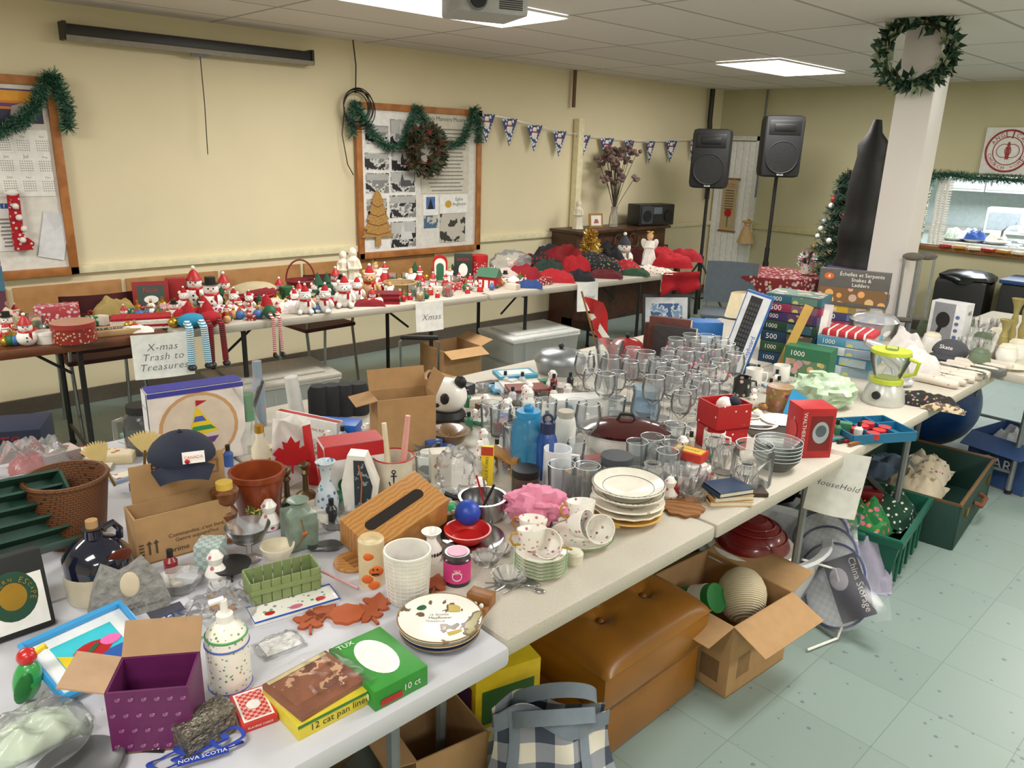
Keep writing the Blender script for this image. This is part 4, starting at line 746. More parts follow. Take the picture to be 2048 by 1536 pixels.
# china storage: leaning flat packet
p=q(1722,1285,0)[0];QB=MP('check','eef0f4','dfe3ea',60,.5,.7)
RXS=dict(f=2,rx=-42,ry=-36)
for i,(zz_,rr_) in enumerate(((.15,.12),(.23,.125),(.31,.12),(.39,.11))):
    g=G().lathe([(0,0),(rr_,0),(rr_+.006,.01),(rr_,.02),(0,.02)],QB,rot=(90,0,0),seg=32,at=(-.01,.04-.022*i*0-.01*(3-i),zz_)).tor(rr_+.003,.005,M('2a3a7a',.6),(-.01,.04-.01*(3-i)-.02,zz_),(90,0,0),32)
    put('quilted_china_case','white quilted round china case with blue piping','storage case',g,p+Vector((0,.03,.02)),grp='packed quilted china cases',**RXS)
g=G().box(.13,.004,.24,M('2a2440',.5),(.045,-.02,.04)).text('China Storage',.21,WH,(.085,-.0235,.16),(90,90,0)).ell(.035,.003,.045,M('b8b0c0',.6),(.02,-.024,.2))
put('china_storage_label','dark printed card reading China Storage','label card',g,p+Vector((0,.03,.02)),**RXS)
put('clear_storage_bag','clear zip bag around quilted china cases','plastic bag',G().sheet(lambda u,v:((u-.5)*(.3+.03*math.sin(v*9)),-.03-.02*math.sin(u*3.1)+.012*math.sin(u*13+v*9),.0+.52*v),26,30,GLS('f4f6fa',.1,.06,.3)),p+Vector((0,.03,.025)),**RXS)
LAV=M('a8a2bc',.45,bp=.4,ns=14)
for (u,v,w,dp,h,sd) in((1690,1150,150,90,105,1),(1740,1165,80,60,50,4)):
    p,k,hh=q(u,v,0);put('lavender_plastic_bag','pale lavender plastic shopping bag','plastic bag',G().heap(w*k,dp*k,h*hh,LAV,sd,6,.45,28),p)
p,k,hh=q(1722,1100,0);put('black_red_iron','black and red steam iron on bag','iron',[('soleplate',G().prism([(-.1,-.05),(.06,-.05),(.13,0),(.06,.05),(-.1,.05)],.02,ST)),('iron_body',G().box(.17,.08,.06,M('7a1018',.4),(-.01,0,.02),bv=.02).tube([(-.09,0,.06),(-.09,0,.12),(.0,0,.13),(.07,0,.07)],.016,BK))],p+Vector((0,.03,.22)),f=10)
GT=M('0f5a46',.45)
def tote(p,w,d,h,m,rz,lb):
    g=G();vs=[]
    for s_,z in((.86,0),(1,h),(1.06,h),(1.06,h-.03),(1.04,h-.03),(1.04,h+.003),(.98,h+.003),(.85,.01)):
        vs+=[(x*s_,y*s_,z) for x,y in((-w/2,-d/2),(w/2,-d/2),(w/2,d/2),(-w/2,d/2))]
    fs=[(0,3,2,1),(28,29,30,31)]
    for j in range(7):
        for i in range(4):k=(i+1)%4;fs.append((j*4+i,j*4+k,j*4+4+k,j*4+4+i))
    g.add(vs,fs,m)
    for x in(-.35,-.2,0,.2,.35):g.box(.02,.012,h*.8,m,(x*w,-d/2*.96,.02),bv=.004)
    put('storage_tote',lb,'storage tote',[('tote_body',g)]+[('handle',G().box(.03,d*.4,.03,m,(s_*(w/2+.03),0,h-.03),bv=.008)) for s_ in(-1,1)],p,rz=rz)
tote((3.3,1.16,0),.54,.42,.24,GT,8,'dark green plastic storage tote')
put('christmas_fabric','green and red christmas print fabric in tote','cloth',G().heap(.3,.34,.14,MP('conf','1f7a3c','d83a3a',35,.35,.8),3,8,.5,20),(3.18,1.18,.17),rz=0)
put('snowflake_fabric','dark green fabric with white snowflakes in tote','cloth',G().heap(.3,.34,.12,MP('dots','16402c','e8e8e0',40,.24,.9),6,8,.4,20),(3.42,1.16,.17),rz=0)
DGS=M('163a32',.7);g=G();w,d,h=.78,.52,.22
g.box(w,d,.02,DGS)
for(a,b_,x,y)in((w,.015,0,-d/2),(w,.015,0,d/2),(.015,d,-w/2,0),(.015,d,w/2,0)):g.box(a,b_,h,DGS,(x,y,0),bv=.004)
g2=G().tube([(-w/2,-d/2,h),(w/2,-d/2,h),(w/2,d/2,h),(-w/2,d/2,h)],.011,M('6a4a28',.5),close=True);g3=G().tube([(-.07,-d/2-.01,.13),(-.06,-d/2-.04,.12),(.06,-d/2-.04,.12),(.07,-d/2-.01,.13)],.012,M('6a3a1c',.6))
put('open_suitcase','dark green suitcase with brown handle lying open','suitcase',[('suitcase_shell',g),('rim',g2),('handle',g3),('latch',G().box(.05,.01,.04,BRS,(.25,-d/2-.012,.13))),('latch',G().box(.05,.01,.04,BRS,(-.25,-d/2-.012,.13))),('lid',G().box(w,.02,.36,DGS,(0,d/2+.02,h),(-14,0,0),bv=.006).box(w*.94,.01,.32,M('1c1c20',.9),(0,d/2+.003,h+.02),(-14,0,0)))],(4.02,1.18,0),rz=6)
for(x,y,w,m,sd,lb)in((3.85,1.14,.36,M('c8baa0',.9,bp=.3),2,'beige folded clothing in suitcase'),(4.12,1.19,.34,MP('conf','d8ccb4','a05a4a',40,.25,.9),5,'cream patterned clothing in suitcase'),(3.95,1.3,.4,M('5a6a80',.9,bp=.3),8,'blue-grey clothing in suitcase')):
    put('folded_clothing',lb,'clothing',G().heap(w,w*.7,.11,m,sd,7,.4,18),(x,y,.14),rz=6)
put('cardboard_box','open car cover carton with blue sides','cardboard box',carton(.36,.32,.28,M('2c4674',.5),(95,None,120,None),[('F','r',0,.85,1,.3,CB),('F','t','ALL WEATHER\nCAR COVER',0,.58,.8,WH),('F','c',0,.25,.35,.15,M('c8ccd4',.3)),('L','r',0,.85,1,.3,CB),('L','t','CAR',0,.5,.5,WH)],CB,.12),(4.8,.95,0),rz=-12)
put('grey_clothing','grey cloth stuffed in carton','cloth',G().heap(.3,.26,.12,M('a8acb4',.9),4,7,.5),(4.8,.95,.18),rz=0)
put('exercise_ball','large dark blue exercise ball under table','exercise ball',G().ell(.28,.28,.28,M('173f78',.35),(0,0,.28),seg=36),(5.05,1.5,0),rz=0)
put('black_shoulder_bag','black shoulder bag with strap','bag',[('bag_body',G().box(.34,.18,.26,BK,bv=.05)),('strap',G().tube([(-.14,0,.24),(-.12,-.02,.36),(0,-.03,.42),(.12,-.02,.36),(.14,0,.24)],.012,BK))],(4.62,1.6,0),rz=-20)
for i,(x,y,c) in enumerate(((2.2,1.75,'201e20'),(2.9,1.8,'2a2422'),(3.5,1.75,'1c2420'),(1.2,2.0,'2a2624'))):put('dark_storage_bag','dark fabric bag under the table','bag',G().ell(.3,.2,.2,M(c,.85,bp=.3),(0,0,.2),seg=18,amp=.2,sd=i),(x,y,0),rz=20*i,grp='dark bags under tables')
# plaid bag
p=Vector((1.17,1.04,0));PL=MP('plaid','dcd6c8','3e4658',11,.5,.85,c3='8e929c');GB=M('77828f',.85,bp=.2)
def bagf(s_):return lambda u,v:((u-.5)*(.4-.1*v+.03*math.sin(v*6)),s_*(.09*math.sin(math.pi*(.15+.8*(1-v)))*(.4+.6*math.sin(math.pi*u)))+.012*math.sin(u*11+v*5)-.03*v,.38*v+.025*math.sin(u*6)*v)
def band(x0,s_):
    f=bagf(s_);return lambda u,v:(lambda a:(a[0],a[1]+s_*.006,a[2]))(f(x0+.09*u,v))
g=G().sheet(bagf(-1),24,18,PL).sheet(bagf(1),24,18,PL)
P=[('bag_body',g)]
P.append(('strap_band',G().sheet(band(.12,-1),3,18,GB)));P.append(('strap_band',G().sheet(band(.72,-1),3,18,GB)));P.append(('top_hem',G().sheet(lambda u,v:(lambda a:(a[0],a[1]-.005,a[2]))(bagf(-1)(u,.9+.1*v)),24,2,GB)))
def loop(y0,dx,hh):
    def fn(u,v):
        a=math.pi*u;return (-.11*math.cos(a)+dx,y0-.05*math.sin(a)+(v-.5)*.012,.36+hh*math.sin(a)+(v-.5)*.035)
    return G().sheet(fn,18,2,GB)
P.append(('handle',loop(-.05,0,.03)));P.append(('handle',loop(.02,.02,.06)))
put('plaid_tote_bag','grey and cream checked tote bag with blue handles','bag',P,p,rz=-36,rx=-10)
put('black_fabric_bag','dark bag beneath the table','bag',G().ell(.22,.2,.18,M('2a2624',.8,bp=.3),(0,0,.17),seg=18,amp=.2),(.55,1.35,0),rz=0)
put('cat_litter_carton','yellow printed carton under table','box',G().box(.2,.2,.36,YEL,bv=.003).decals(.2,.2,.36,[('F','t','mamas',0,.3,.8,TXB),('F','r',0,.7,.8,.3,M('3a6a2c',.5)),('F','r',0,.5,.8,.04,WH),('L','t','mamas',0,.3,.8,TXB),('L','r',0,.7,.8,.3,M('6a3a6c',.5))]),(1.26,1.36,0),rz=-15)
put('cardboard_box','small brown carton with bottles','cardboard box',carton(.2,.22,.3,CB,(None,None,80,None),[('F','t','2',0,.5,.2,TXB)],fl_len=.08),(1.0,1.3,0),rz=-10)
put('cardboard_box','flattened brown carton under front table','cardboard box',carton(.4,.4,.24,CB,(60,110,None,None),fl_len=.15),(.75,1.75,0),rz=20)
put('grey_plastic_lid','grey rounded plastic tub lid on floor','tub',G().box(.4,.3,.16,M('6a6c72',.4),bv=.06),(.55,.86,0),rz=-20)
# ---------- HOUSEHOLD table
RH=M('8a1218',.35,coat=.4);RIM=M('e4eaee',.2,.3)
def plate(nm,lb,u,v,r,m,z=TT,rim=None,h=8,grp=None,rx=0,ry=0,f=0):
    p,k,hh=q(u,v,z);r*=k;h=h*k*.8;g=G().lathe([(0,0),(r*.55,0),(r*.6,h*.3),(r*.97,h),(r,h*1.05),(r*.97,h*1.12),(r*.6,h*.45),(0,h*.4)],m,seg=36)
    return put(nm,lb,'plate',g,p,rx=rx,ry=ry,f=f,grp=grp)
def bowl(nm,lb,u,v,r,h,m,z=TT,cat='bowl',wob=0,n=12,grp=None,f=0,rx=0):
    p,k,hh=q(u,v,z);r*=k;h*=hh;g=G().lathe([(0,0),(r*.45,0),(r*.5,h*.08),(r*.8,h*.4),(r,h),(r*.95,h*1.01),(r*.75,h*.45),(r*.4,h*.12),(0,h*.1)],m,wob=wob,n=n,seg=48 if wob else 32)
    return put(nm,lb,cat,g,p,grp=grp,f=f,rx=rx)
def cup(h,r,m,hm=None):
    return [('cup_body',G().lathe([(0,0),(r*.5,0),(r*.55,h*.06),(r*.85,h*.35),(r,h),(r*.94,h),(r*.78,h*.35),(r*.4,h*.1),(0,h*.1)],m)),('handle',G().tube([(r*.9,0,h*.85),(r*1.35,0,h*.85),(r*1.5,0,h*.6),(r*1.3,0,h*.32),(r*.82,0,h*.28)],r*.08,hm or m))]
def mug(h,r,m):
    return [('mug_body',G().lathe([(0,0),(r*.92,0),(r,h*.05),(r,h),(r*.93,h),(r*.9,h*.06),(0,h*.06)],m)),('handle',G().tube([(r*.95,0,h*.82),(r*1.5,0,h*.8),(r*1.6,0,h*.5),(r*1.4,0,h*.25),(r*.95,0,h*.2)],r*.11,m))]
GLW=GLS('fbfdfe',.08,.03,.18)
def wg(h,r,m):return G().lathe([(0,0),(r*.8,0),(r*.75,.004),(.006,.01),(.004,h*.45),(.01,h*.48),(r*.85,h*.62),(r,h*.8),(r*.85,h),(r*.82,h),(r*.96,h*.8),(r*.8,h*.63),(0,h*.5)],m,seg=20).tor(r*.84,.0009,RIM,(0,0,h)).tor(r*.8,.0009,RIM,(0,0,.003))
def wgp(h,r,m):
    g=wg(h,r,m)
    for i in range(7):
        a=i*.9;g.ell(.006,.006,.006,[PK,WH,M('d8a0b0',.5)][i%3],(r*math.cos(a),r*math.sin(a),h*(.72+.1*(i%2))),seg=6)
    return g
o=None;o2=None
pts=[(1335,800),(1362,792),(1390,788),(1415,790),(1440,785),(1350,820),(1378,828),(1405,822),(1345,760),(1375,758),(1405,755),(1432,760),(1340,850),(1368,858),(1190,800),(1215,812),(1238,795),(1180,830),(1322,835),(1260,775),(1170,925),(1392,850),(1355,880),(1455,770),(1330,775),(1460,800),(1430,815),(1255,808),(1205,845),(1300,860),(1415,845),(1285,800),(1310,815),(1165,805),(1390,770),(1230,825)]
for i,(u,v) in enumerate(pts):
    p=on(u,v);fl_=1340<u<1450 and v<825
    if fl_:
        if o2 is None:o2=put('wine_glass','stemmed goblet with pink flower decoration','wine glass',wgp(.2,.045,GLW),p,grp='stemmed glasses on table')
        else:dup(o2,p,s=R.uniform(.9,1.1),f=R.uniform(0,90))
    elif o is None:o=put('wine_glass','clear stemmed wine glass on table','wine glass',wg(.18,.038,GLW),p,grp='stemmed glasses on table')
    else:dup(o,p,s=R.uniform(.85,1.15))
tg=G().lathe([(0,0),(.03,0),(.036,.1),(.034,.1),(.029,.008),(0,.008)],GLS('f4fafc',.08)).tor(.035,.0009,RIM,(0,0,.1));o=None
for i,(u,v) in enumerate([(1025,905),(1040,880),(1150,860),(1300,935),(1320,915),(1285,915),(1280,760),(1310,765),(1230,845),(1130,960),(1175,985),(1345,905),(1410,880),(1170,1000),(1215,905),(1000,870),(1270,940),(1340,945),(1150,930),(1060,860),(980,860),(1090,860),(1330,960),(1120,1000),(850,960),(640,945)]):
    p=on(u,v)
    if o is None:o=put('glass_tumbler','clear drinking glass tumbler','glass',tg,p,grp='glass tumblers on table')
    else:dup(o,p,s=R.uniform(.8,1.15))
lz('etched_goblet_pitcher','blue-tinted etched glass pitcher','pitcher',1288,848,[(0,0),(26,0),(30,30),(26,60),(29,72),(27,72),(24,60),(27,30),(0,4)],GLB)
p,k,hh=q(1248,900);g=G().lathe([(0,0),(.11,0),(.13,.02),(.135,.06),(.145,.065),(.13,.07),(0,.07)],WH,sc=(1,.72,1),seg=40);g2=G().lathe([(.145,.07),(.15,.08),(.12,.095),(.06,.108),(0,.11)],M('3e0f14',.15,coat=.6),sc=(1,.72,1),seg=40);g3=G().tube([(-.03,0,.108),(-.02,0,.128),(.02,0,.128),(.03,0,.108)],.006,BK)
put('oval_casserole','white oval casserole dish with dark red lid','casserole',[('dish',g),('lid',g2),('knob',g3)],p,f=5)
p0,k,hh=q(1252,1033)
stk=[('yellow wide-rimmed plate',.098,.012,M('d9a850',.4)),('cream scalloped plate',.1,.012,CR),('white floral dinner plate',.102,.012,MP('conf','eee8da','b06a78',28,.16,.3)),('cream stoneware soup plate',.098,.02,M('ddd6c4',.35)),('cream bowl with grey rim',.1,.028,M('e4e0d2',.3))]
z=0
for i,(lb,r,h,m) in enumerate(stk):
    g=G().lathe([(0,0),(r*.55,0),(r*.62,h*.5),(r,h+.006),(r*.98,h+.01),(r*.62,h*.5+.005),(0,.005)],m,wob=.02 if i==1 else 0,n=14,seg=56)
    if i>2:g.tor(r*.97,.0015,M('4a4a4a',.5),(0,0,h+.009),seg=40).tor(r*.7,.001,M('4a4a4a',.5),(0,0,h*.5+.009),seg=40)
    put('dinner_plate',lb+' in a stack','plate',g,p0+Vector((0,0,.002+z)),rx=R.uniform(-1.5,1.5),grp='stacked dinner plates');z+=.0165
p0,k,hh=q(880,1268);TRF=MP('spots','f2efe6','6a5644',22,.6,.3,c3='a8a070')
for i,(lb,r,m) in enumerate([('dark blue rimmed plate',.083,M('3a4a78',.3)),('white plate with blue trim',.084,WH),('white plate with brown rural scene print',.088,TRF)]):
    g=G().lathe([(0,0),(r*.6,0),(r*.68,.006),(r,.014),(r*.99,.017),(r*.66,.009),(0,.006)],m,seg=48).tor(r*.985,.0015,M('8a6a3a',.4),(0,0,.016),seg=48)
    if i==2:g.text('Nova Scotia\nThe Mayflower\nProvince',.07,M('4a3a28',.6),(-.01,.01,.0075),(0,0,0)).box(.025,.025,.0008,M('b8a040',.5),(.03,.04,.009)).box(.03,.012,.0008,M('b8a040',.5),(.03,-.045,.009),(0,0,20)).ell(.012,.01,.001,GRN,(-.04,.045,.01))
    put('souvenir_plate',lb,'plate',g,p0+Vector((0,0,i*.0125)),grp='souvenir plates at the table corner')
FLO=MP('conf','f4f0e6','d86a8a',60,.24,.25);FL2=MP('conf','f4f1ea','c83a3a',50,.2,.25)
p0,k,hh=q(1080,1142)
for i in range(6):
    g=G().lathe([(0,0),(.028,0),(.032,.004),(.062,.013),(.063,.015),(.03,.007),(0,.006)],FLO,seg=36,wob=.015,n=8).tor(.062,.0012,M('6a9a5a',.4),(0,0,.0145),seg=36);put('china_saucer','floral china saucer with green rim in stack','saucer',g,p0+Vector((0,0,i*.0085)),grp='stacked floral saucers')
RGT=Vector((.72,-.69,0));BKW=Vector((.69,.72,0))
o=put('china_teacup','floral bone china teacup','teacup',cup(.05,.036,FLO,GOLD),p0+Vector((0,0,.058))-RGT*.02,f=200,rx=14,grp='floral china teacups')
dup(o,p0+BKW*.015+RGT*.03+Vector((0,0,.062)),f=-20,rx=60);dup(o,p0+BKW*.1-RGT*.02,f=80);dup(o,p0+BKW*.1-RGT*.02+Vector((0,0,.035)),f=160,rx=8)
g=G().lathe([(0,0),(.05,0),(.056,.006),(.082,.018),(.083,.021),(.056,.011),(0,.008)],MP('conf','f1ede0','6aa05a',40,.15,.3),seg=40).tor(.082,.0015,M('4a7a3a',.4),(0,0,.02),seg=40);p1=q(1162,1082)[0];put('floral_plate','floral china plate with green rim','plate',g,p1)
o=put('china_teacup','white teacup with red roses on its side','teacup',cup(.055,.038,FL2,GOLD),p1-RGT*.03+Vector((0,0,.045)),f=60,rx=70,grp='rose teacups on plate');dup(o,p1+RGT*.03+Vector((0,0,.045)),f=20,rx=72);dup(o,p1+BKW*.03+Vector((0,0,.04)),f=200,rx=10)
lz('lidded_glass_dish','small cream lidded dish','dish',1147,1124,[(0,0),(17,0),(19,14),(19,18),(15,22),(0,24)],M('dcd8c4',.4))
p,k,hh=q(816,1198);g=G().lathe([(a*k,b*hh) for a,b in[(0,0),(34,0),(40,6),(47,94),(43,94),(36,10),(0,8)]],M('e4e0d8',.5),seg=36)
for j in range(12):
    zz=(14+j*7)*hh;rr=(41+j*.58)*k;g.tor(rr,.0009,M('cfcbc0',.6),(0,0,zz),seg=30)
for j in range(20):
    a=j*.314;g.tube([(40*k*math.cos(a),40*k*math.sin(a),8*hh),(47*k*math.cos(a),47*k*math.sin(a),90*hh)],.0011,M('eeeae2',.5),4)
put('planter_pot','white woven-texture ceramic planter','planter',g,p)
def hp(k,h):
    g=G()
    for(x,z,s_)in((-5,62,11),(8,34,15),(-8,20,12),(4,8,12)):g.ell(s_*k,4*k,s_*.8*k,ORG,(x*k,-23.5*k,z*h))
    for(x,z)in((3,38),(11,38)):g.prism([(-2*k,0),(2*k,0),(0,4*k)],.002,BK,(x*k,-27*k,z*h),(90,0,0))
    g.box(14*k,.002,2.5*k,BK,(7*k,-28*k,29*h));return [('pumpkin_print',g)]
lz('pillar_candle','white pillar candle with orange pumpkin print','candle',744,1166,[(0,0),(24,0),(25,4),(26,84),(22,88),(20,80),(0,80)],M('ddc9a0',.4),extra=hp)
def pj(k,h):
    return [('jar_label',G().lathe([(27.5*k,8*h),(27.5*k,44*h)],M('d43a80',.5),seg=28).text('TRUE\nNORTH',20*k,WH,(0,-28.2*k,30*h)).tor(9*k,.001,WH,(0,-28*k,22*h),(90,0,0))),('lid',G().cyl(25*k,9*h,DST,(0,0,48*h)).cyl(20*k,1*h,M('e0a8c0',.5),(0,0,57*h)))]
lz('candle_jar','pink labelled candle jar','candle',914,1162,[(0,0),(26,0),(27,4),(27,46),(23,49),(0,49)],M('3a2430',.2),extra=pj)
def holes(k,h):
    g=G()
    for i in range(10):
        a=rd(180+i*18);g.ell(3*k,3*k,4*h,M('3a2c22',.8),(20*k*math.cos(a),20*k*math.sin(a),20*h),seg=8)
    return [('cutout_holes',g)]
lz('pierced_vase','small white pierced ceramic vase','vase',863,1122,[(0,0),(16,0),(20,8),(21,24),(10,40),(9,46),(20,58),(18,58),(7,46),(0,20)],WH,extra=holes)
BAM=MP('wood','c08a4c','a8733a',26,r=.4)
p,k,hh=q(790,1085);w,d,h=.24,.13,.09;g=G().box(w,d,h,BAM,bv=.004).decals(w,d,h,[('T','p',[(-.32+.06*math.cos(rd(a)),.5+.12*math.sin(rd(a))) for a in range(90,271,30)]+[(.3+.06*math.cos(rd(a)),.5+.12*math.sin(rd(a))) for a in range(-90,91,30)],M('1c120a',.9))])
put('bamboo_tissue_box','bamboo tissue box cover with oval slot','tissue box',g,p+Vector((0,0,.03)),f=38,rx=20,ry=-14)
lz('round_trivet','round carved wooden trivet','trivet',705,1128,[(0,0),(36,0),(38,4),(36,8),(0,8)],BAM)
bz('wooden_cutting_board','small worn wooden board','board',735,1120,90,50,8,WD,f=30)
p,k,hh=q(652,1098);put('spoon_rest','pewter leaf-shaped spoon rest','spoon rest',G().lathe([(0,0),(20*k,0),(38*k,8*hh),(36*k,8*hh),(20*k,2*hh),(0,2*hh)],DST,sc=(1,.55,1),wob=.1,n=5).tube([(30*k,0,6*hh),(60*k,5*k,9*hh)],3*k,DST),p)
lz('cream_bowl','small cream ceramic bowl','bowl',556,1114,[(0,0),(22,0),(33,18),(34,24),(31,24),(25,8),(0,5)],CR)
p,k,hh=q(600,1088);g=G();SGR=M('76887a',.35,n=.25,ns=30);w=58*k;g.box(w,w,66*hh,SGR,bv=.006).lathe([(w*.42,66*hh),(w*.25,74*hh),(w*.25,80*hh),(w*.38,86*hh),(w*.3,86*hh),(0,76*hh)],SGR).tube([(-w*.3,-w*.51,10*hh),(0,-w*.52,30*hh),(-w*.1,-w*.52,60*hh)],.0015,M('8a5a30',.6)).ell(.008,.002,.006,M('c86a3a',.6),(0,-w*.52,32*hh),seg=8);put('square_vase','green-grey square ceramic vase with branch motif','vase',g,p,f=20)
for i,(u,v) in enumerate([(575,1005),(612,992),(556,962)]):
    lz('pewter_candlestick','tarnished brass candlestick on table','candlestick',u,v,[(0,0),(22,0),(18,6),(6,12),(5,40),(9,46),(5,52),(12,62),(9,64),(0,58)],M('6c6042',.4,.7),grp='brass candlesticks')
lz('glass_dessert_bowl','clear footed glass dessert bowl','glass bowl',500,1118,[(0,0),(24,0),(6,6),(5,26),(30,40),(44,66),(42,66),(26,42),(0,32)],GL)
bz('mosaic_candle_holder','frosted mosaic glass cube candle holder','candle holder',425,1135,50,50,52,MP('check','b8c8c4','9aaca8',90,.5,.2),f=-20)
p,k,hh=q(463,1150);g=G().lathe([(0,0),(36*k,0),(40*k,6*hh),(36*k,6*hh),(0,3*hh)],M('15181a',.4),at=(0,0,16*hh))
for a in(30,150,270):g.tube([(20*k*math.cos(rd(a)),20*k*math.sin(rd(a)),18*hh),(34*k*math.cos(rd(a)),34*k*math.sin(rd(a)),10*hh),(28*k*math.cos(rd(a)),28*k*math.sin(rd(a)),1*hh)],2.5*k,M('15181a',.4))
put('iron_candle_plate','black footed iron candle plate','candle holder',g,p)
p,k,hh=q(264,1236);w=74*k;h=104*hh
out=[(-w,0),(-w*.98,h*.3),(-w*.72,h*.75),(-w*.5,h*1.0),(-w*.1,h*.82),(w*.1,h*.85),(w*.5,h*.97),(w*.85,h*.6),(w,h*.2),(w*.9,0)]
g=G().prism(out,.03,M('8a8884',.9,n=.25,ns=60,bp=.8),(0,.015,0),(90,0,0));g2=G().ell(18*k,.003,26*k,M('cfc0a4',.6),(4*k,-.016,h*.6));g.text('Grieve not...\nnor speak of me with tears...',w*1.4,M('4c4a48',.9),(0,-.0165,h*.22),thin=1)
put('memorial_stone','grey carved memorial stone with oval plaque','stone plaque',[('stone',g),('oval_plaque',g2)],p,f=8,rx=-12)
p,k,hh=q(42,1266);w=120*k;h=140*hh;g=G().box(w,.04,h,M('131516',.7),bv=.006).decals(w,.04,h,[('F','r',0,.4,.86,.66,M('e6e4de',.6)),('F','c',-.02,.5,.36,.31,M('14402c',.5)),('F','c',-.02,.5,.2,.17,GOLD)])
gg=G();ring(gg,'NORTHERN ESCAPE',w*.29,200,-20,w*.05,GOLD,0);g.add(gg.v,gg.f,GOLD,T((-.02*w,-.0235,h*.5)));put('zippered_folder','black zippered pouch with green round emblem','pouch',g,p,f=8,rx=-14)
p,k,hh=q(190,1332);w=.18;d=.15
P=[('tray_base',G().box(w,d,.006,M('eef0ee',.3),bv=.002)),('rim',G().tube([(-w/2,-d/2,.012),(w/2,-d/2,.012),(w/2,d/2,.012),(-w/2,d/2,.012)],.009,M('3a9ad8',.35),close=True))]
P.append(('painted_bird',G().box(w*.62,d*.62,.001,M('3ac0d0',.4),(0,0,.006)).box(w*.62,d*.2,.001,M('2a58a8',.4),(0,-d*.2,.0068)).ell(.035,.02,.0015,RD,(0,0,.008)).ell(.02,.012,.0015,M('e86ab0',.5),(.035,.005,.0085)).prism([(-.03,0),(-.055,.02),(-.055,-.02)],.001,YEL,(0,0,.008)).box(.03,.008,.001,GRN,(0,.0,.0095),(0,0,30))));put('square_tray','white square dish with blue rim and painted bird','tray',P,p+Vector((0,0,.03)),f=22,rx=16)
p,k,hh=q(62,1400);put('ceramic_parrot','glossy green ceramic parrot with red head','figurine',[('body',G().ell(26*k,24*k,46*k,M('2f9a4a',.3,coat=.5),(0,0,48*k),(0,12,0),18)),('head',G().ell(19*k,18*k,18*k,M('c01c1c',.3,coat=.5),(6*k,0,100*k))),('beak',G().tube([(22*k,0,104*k),(38*k,0,112*k),(42*k,0,104*k)],[7*k,6*k,2*k],YEL)),('wing',G().ell(16*k,5*k,34*k,M('166a2c',.3),(-8*k,-20*k,44*k),(0,20,0)))],p)
p,k,hh=q(332,1476);w=150*k;d=110*k;h=150*hh*.74;PUM=M('5e1a50',.5);ds=[]
for i in range(6):
    for j in range(4):ds.append(('F','t','GP',-.4+i*.16+(.08 if j%2 else 0)-.03,.14+j*.25,.07,M('c88ab8',.5),20))
    ds.append(('L','t','GP',-.4+i*.16,.2+.5*(i%2),.08,M('c88ab8',.5),20))
P=carton(w,d,h,PUM,(None,None,None,None),ds,M('b09070',.8),.06)
P.append(('box_flap',G().box(.003,d,.07,M('b09070',.8),(-w/2,0,h),(0,-75,0)),'tan inner cardboard flap'));P.append(('box_flap',G().box(w,.003,.06,M('a88560',.8),(0,d/2,h),(-40,0,0)),'tan inner cardboard flap'))
put('purple_gift_box','purple printed gift box with open flaps','box',P,p+Vector((0,0.02,0)),f=-18)
put('brown_trinkets','small brass trinkets inside gift box','trinket',G().ell(.025,.02,.014,BRS,(0,0,.014)).ell(.016,.016,.016,BRS,(.02,.01,.02)),p+Vector((.0,.02,.006)))
p,k,hh=q(412,1478);PW=M('7a7468',.4,.7,n=.4,ns=120,bp=1)
put('pewter_trinket_box','ornate embossed pewter trinket box','trinket box',[('box_base',G().box(108*k,58*k,34*hh,PW,bv=.006)),('lid',G().box(112*k,62*k,14*hh,PW,(0,0,34*hh),bv=.007).ell(36*k,20*k,6*hh,PW,(0,0,48*hh)))],p,f=28)
BL=M('1c3aa0',.6);p,k,hh=q(395,1512);g=G()
for i,(cx_,cy_,ra,rb) in enumerate(((-45,0,42,18),(20,-8,60,14),(10,14,46,20),(60,6,30,24))):
    def fn(u,v,cx_=cx_,cy_=cy_,ra=ra,rb=rb,i=i):
        a=u*5.6+i;r_=1+(v-.5)*.3;return ((cx_+ra*math.cos(a)*r_)*k,(cy_+rb*math.sin(a)*r_)*k,.003+.003*i+.006*abs(math.sin(a*1.5)))
    g.sheet(fn,30,2,BL)
g.box(95*k,.013,.001,BL,(10*k,-24*k,.012)).text('NOVA SCOTIA',90*k,WH,(10*k,-24*k,.0145),(0,0,0));put('blue_lanyard','tangled blue lettered lanyards','lanyard',g,p)
p,k,hh=q(508,1425);put('playing_card_box','red and white playing card box','playing cards',G().box(.06,.088,.017,M('c8342c',.5),bv=.002).decals(.06,.088,.017,[('T','r',0,.5,.86,.9,WH),('T','r',0,.5,.74,.8,MP('check','c8342c','e8a8a0',160,.5,.5)),('T','c',0,.5,.2,.14,WH),('F','t','PLAYING CARDS',0,.5,.7,WH)]),p,f=12)
SG=MP('conf','f2efe4','6a9a4a',110,.26,.3)
def pump2(k,h):return [('pump',G().cyl(16*k,12*h,WH,(0,0,122*h)).cyl(7*k,24*h,WH,(0,0,134*h)).tube([(0,0,154*h),(0,0,160*h),(-26*k,0,156*h)],6*k,WH)),('upper_band',G().tor(41.5*k,2*k,M('4a5ab0',.4),(0,0,84*h))),('shoulder_band',G().tor(39*k,2.4*k,M('4a9a5a',.4),(0,0,99*h))),('lower_band',G().tor(41.5*k,1.6*k,M('4a5ab0',.4),(0,0,8*h)))]
lz('soap_dispenser','white ceramic soap dispenser with green pattern','soap dispenser',462,1372,[(0,0),(40,0),(41,6),(41,92),(36,107),(20,117),(14,124),(0,124)],SG,extra=pump2)
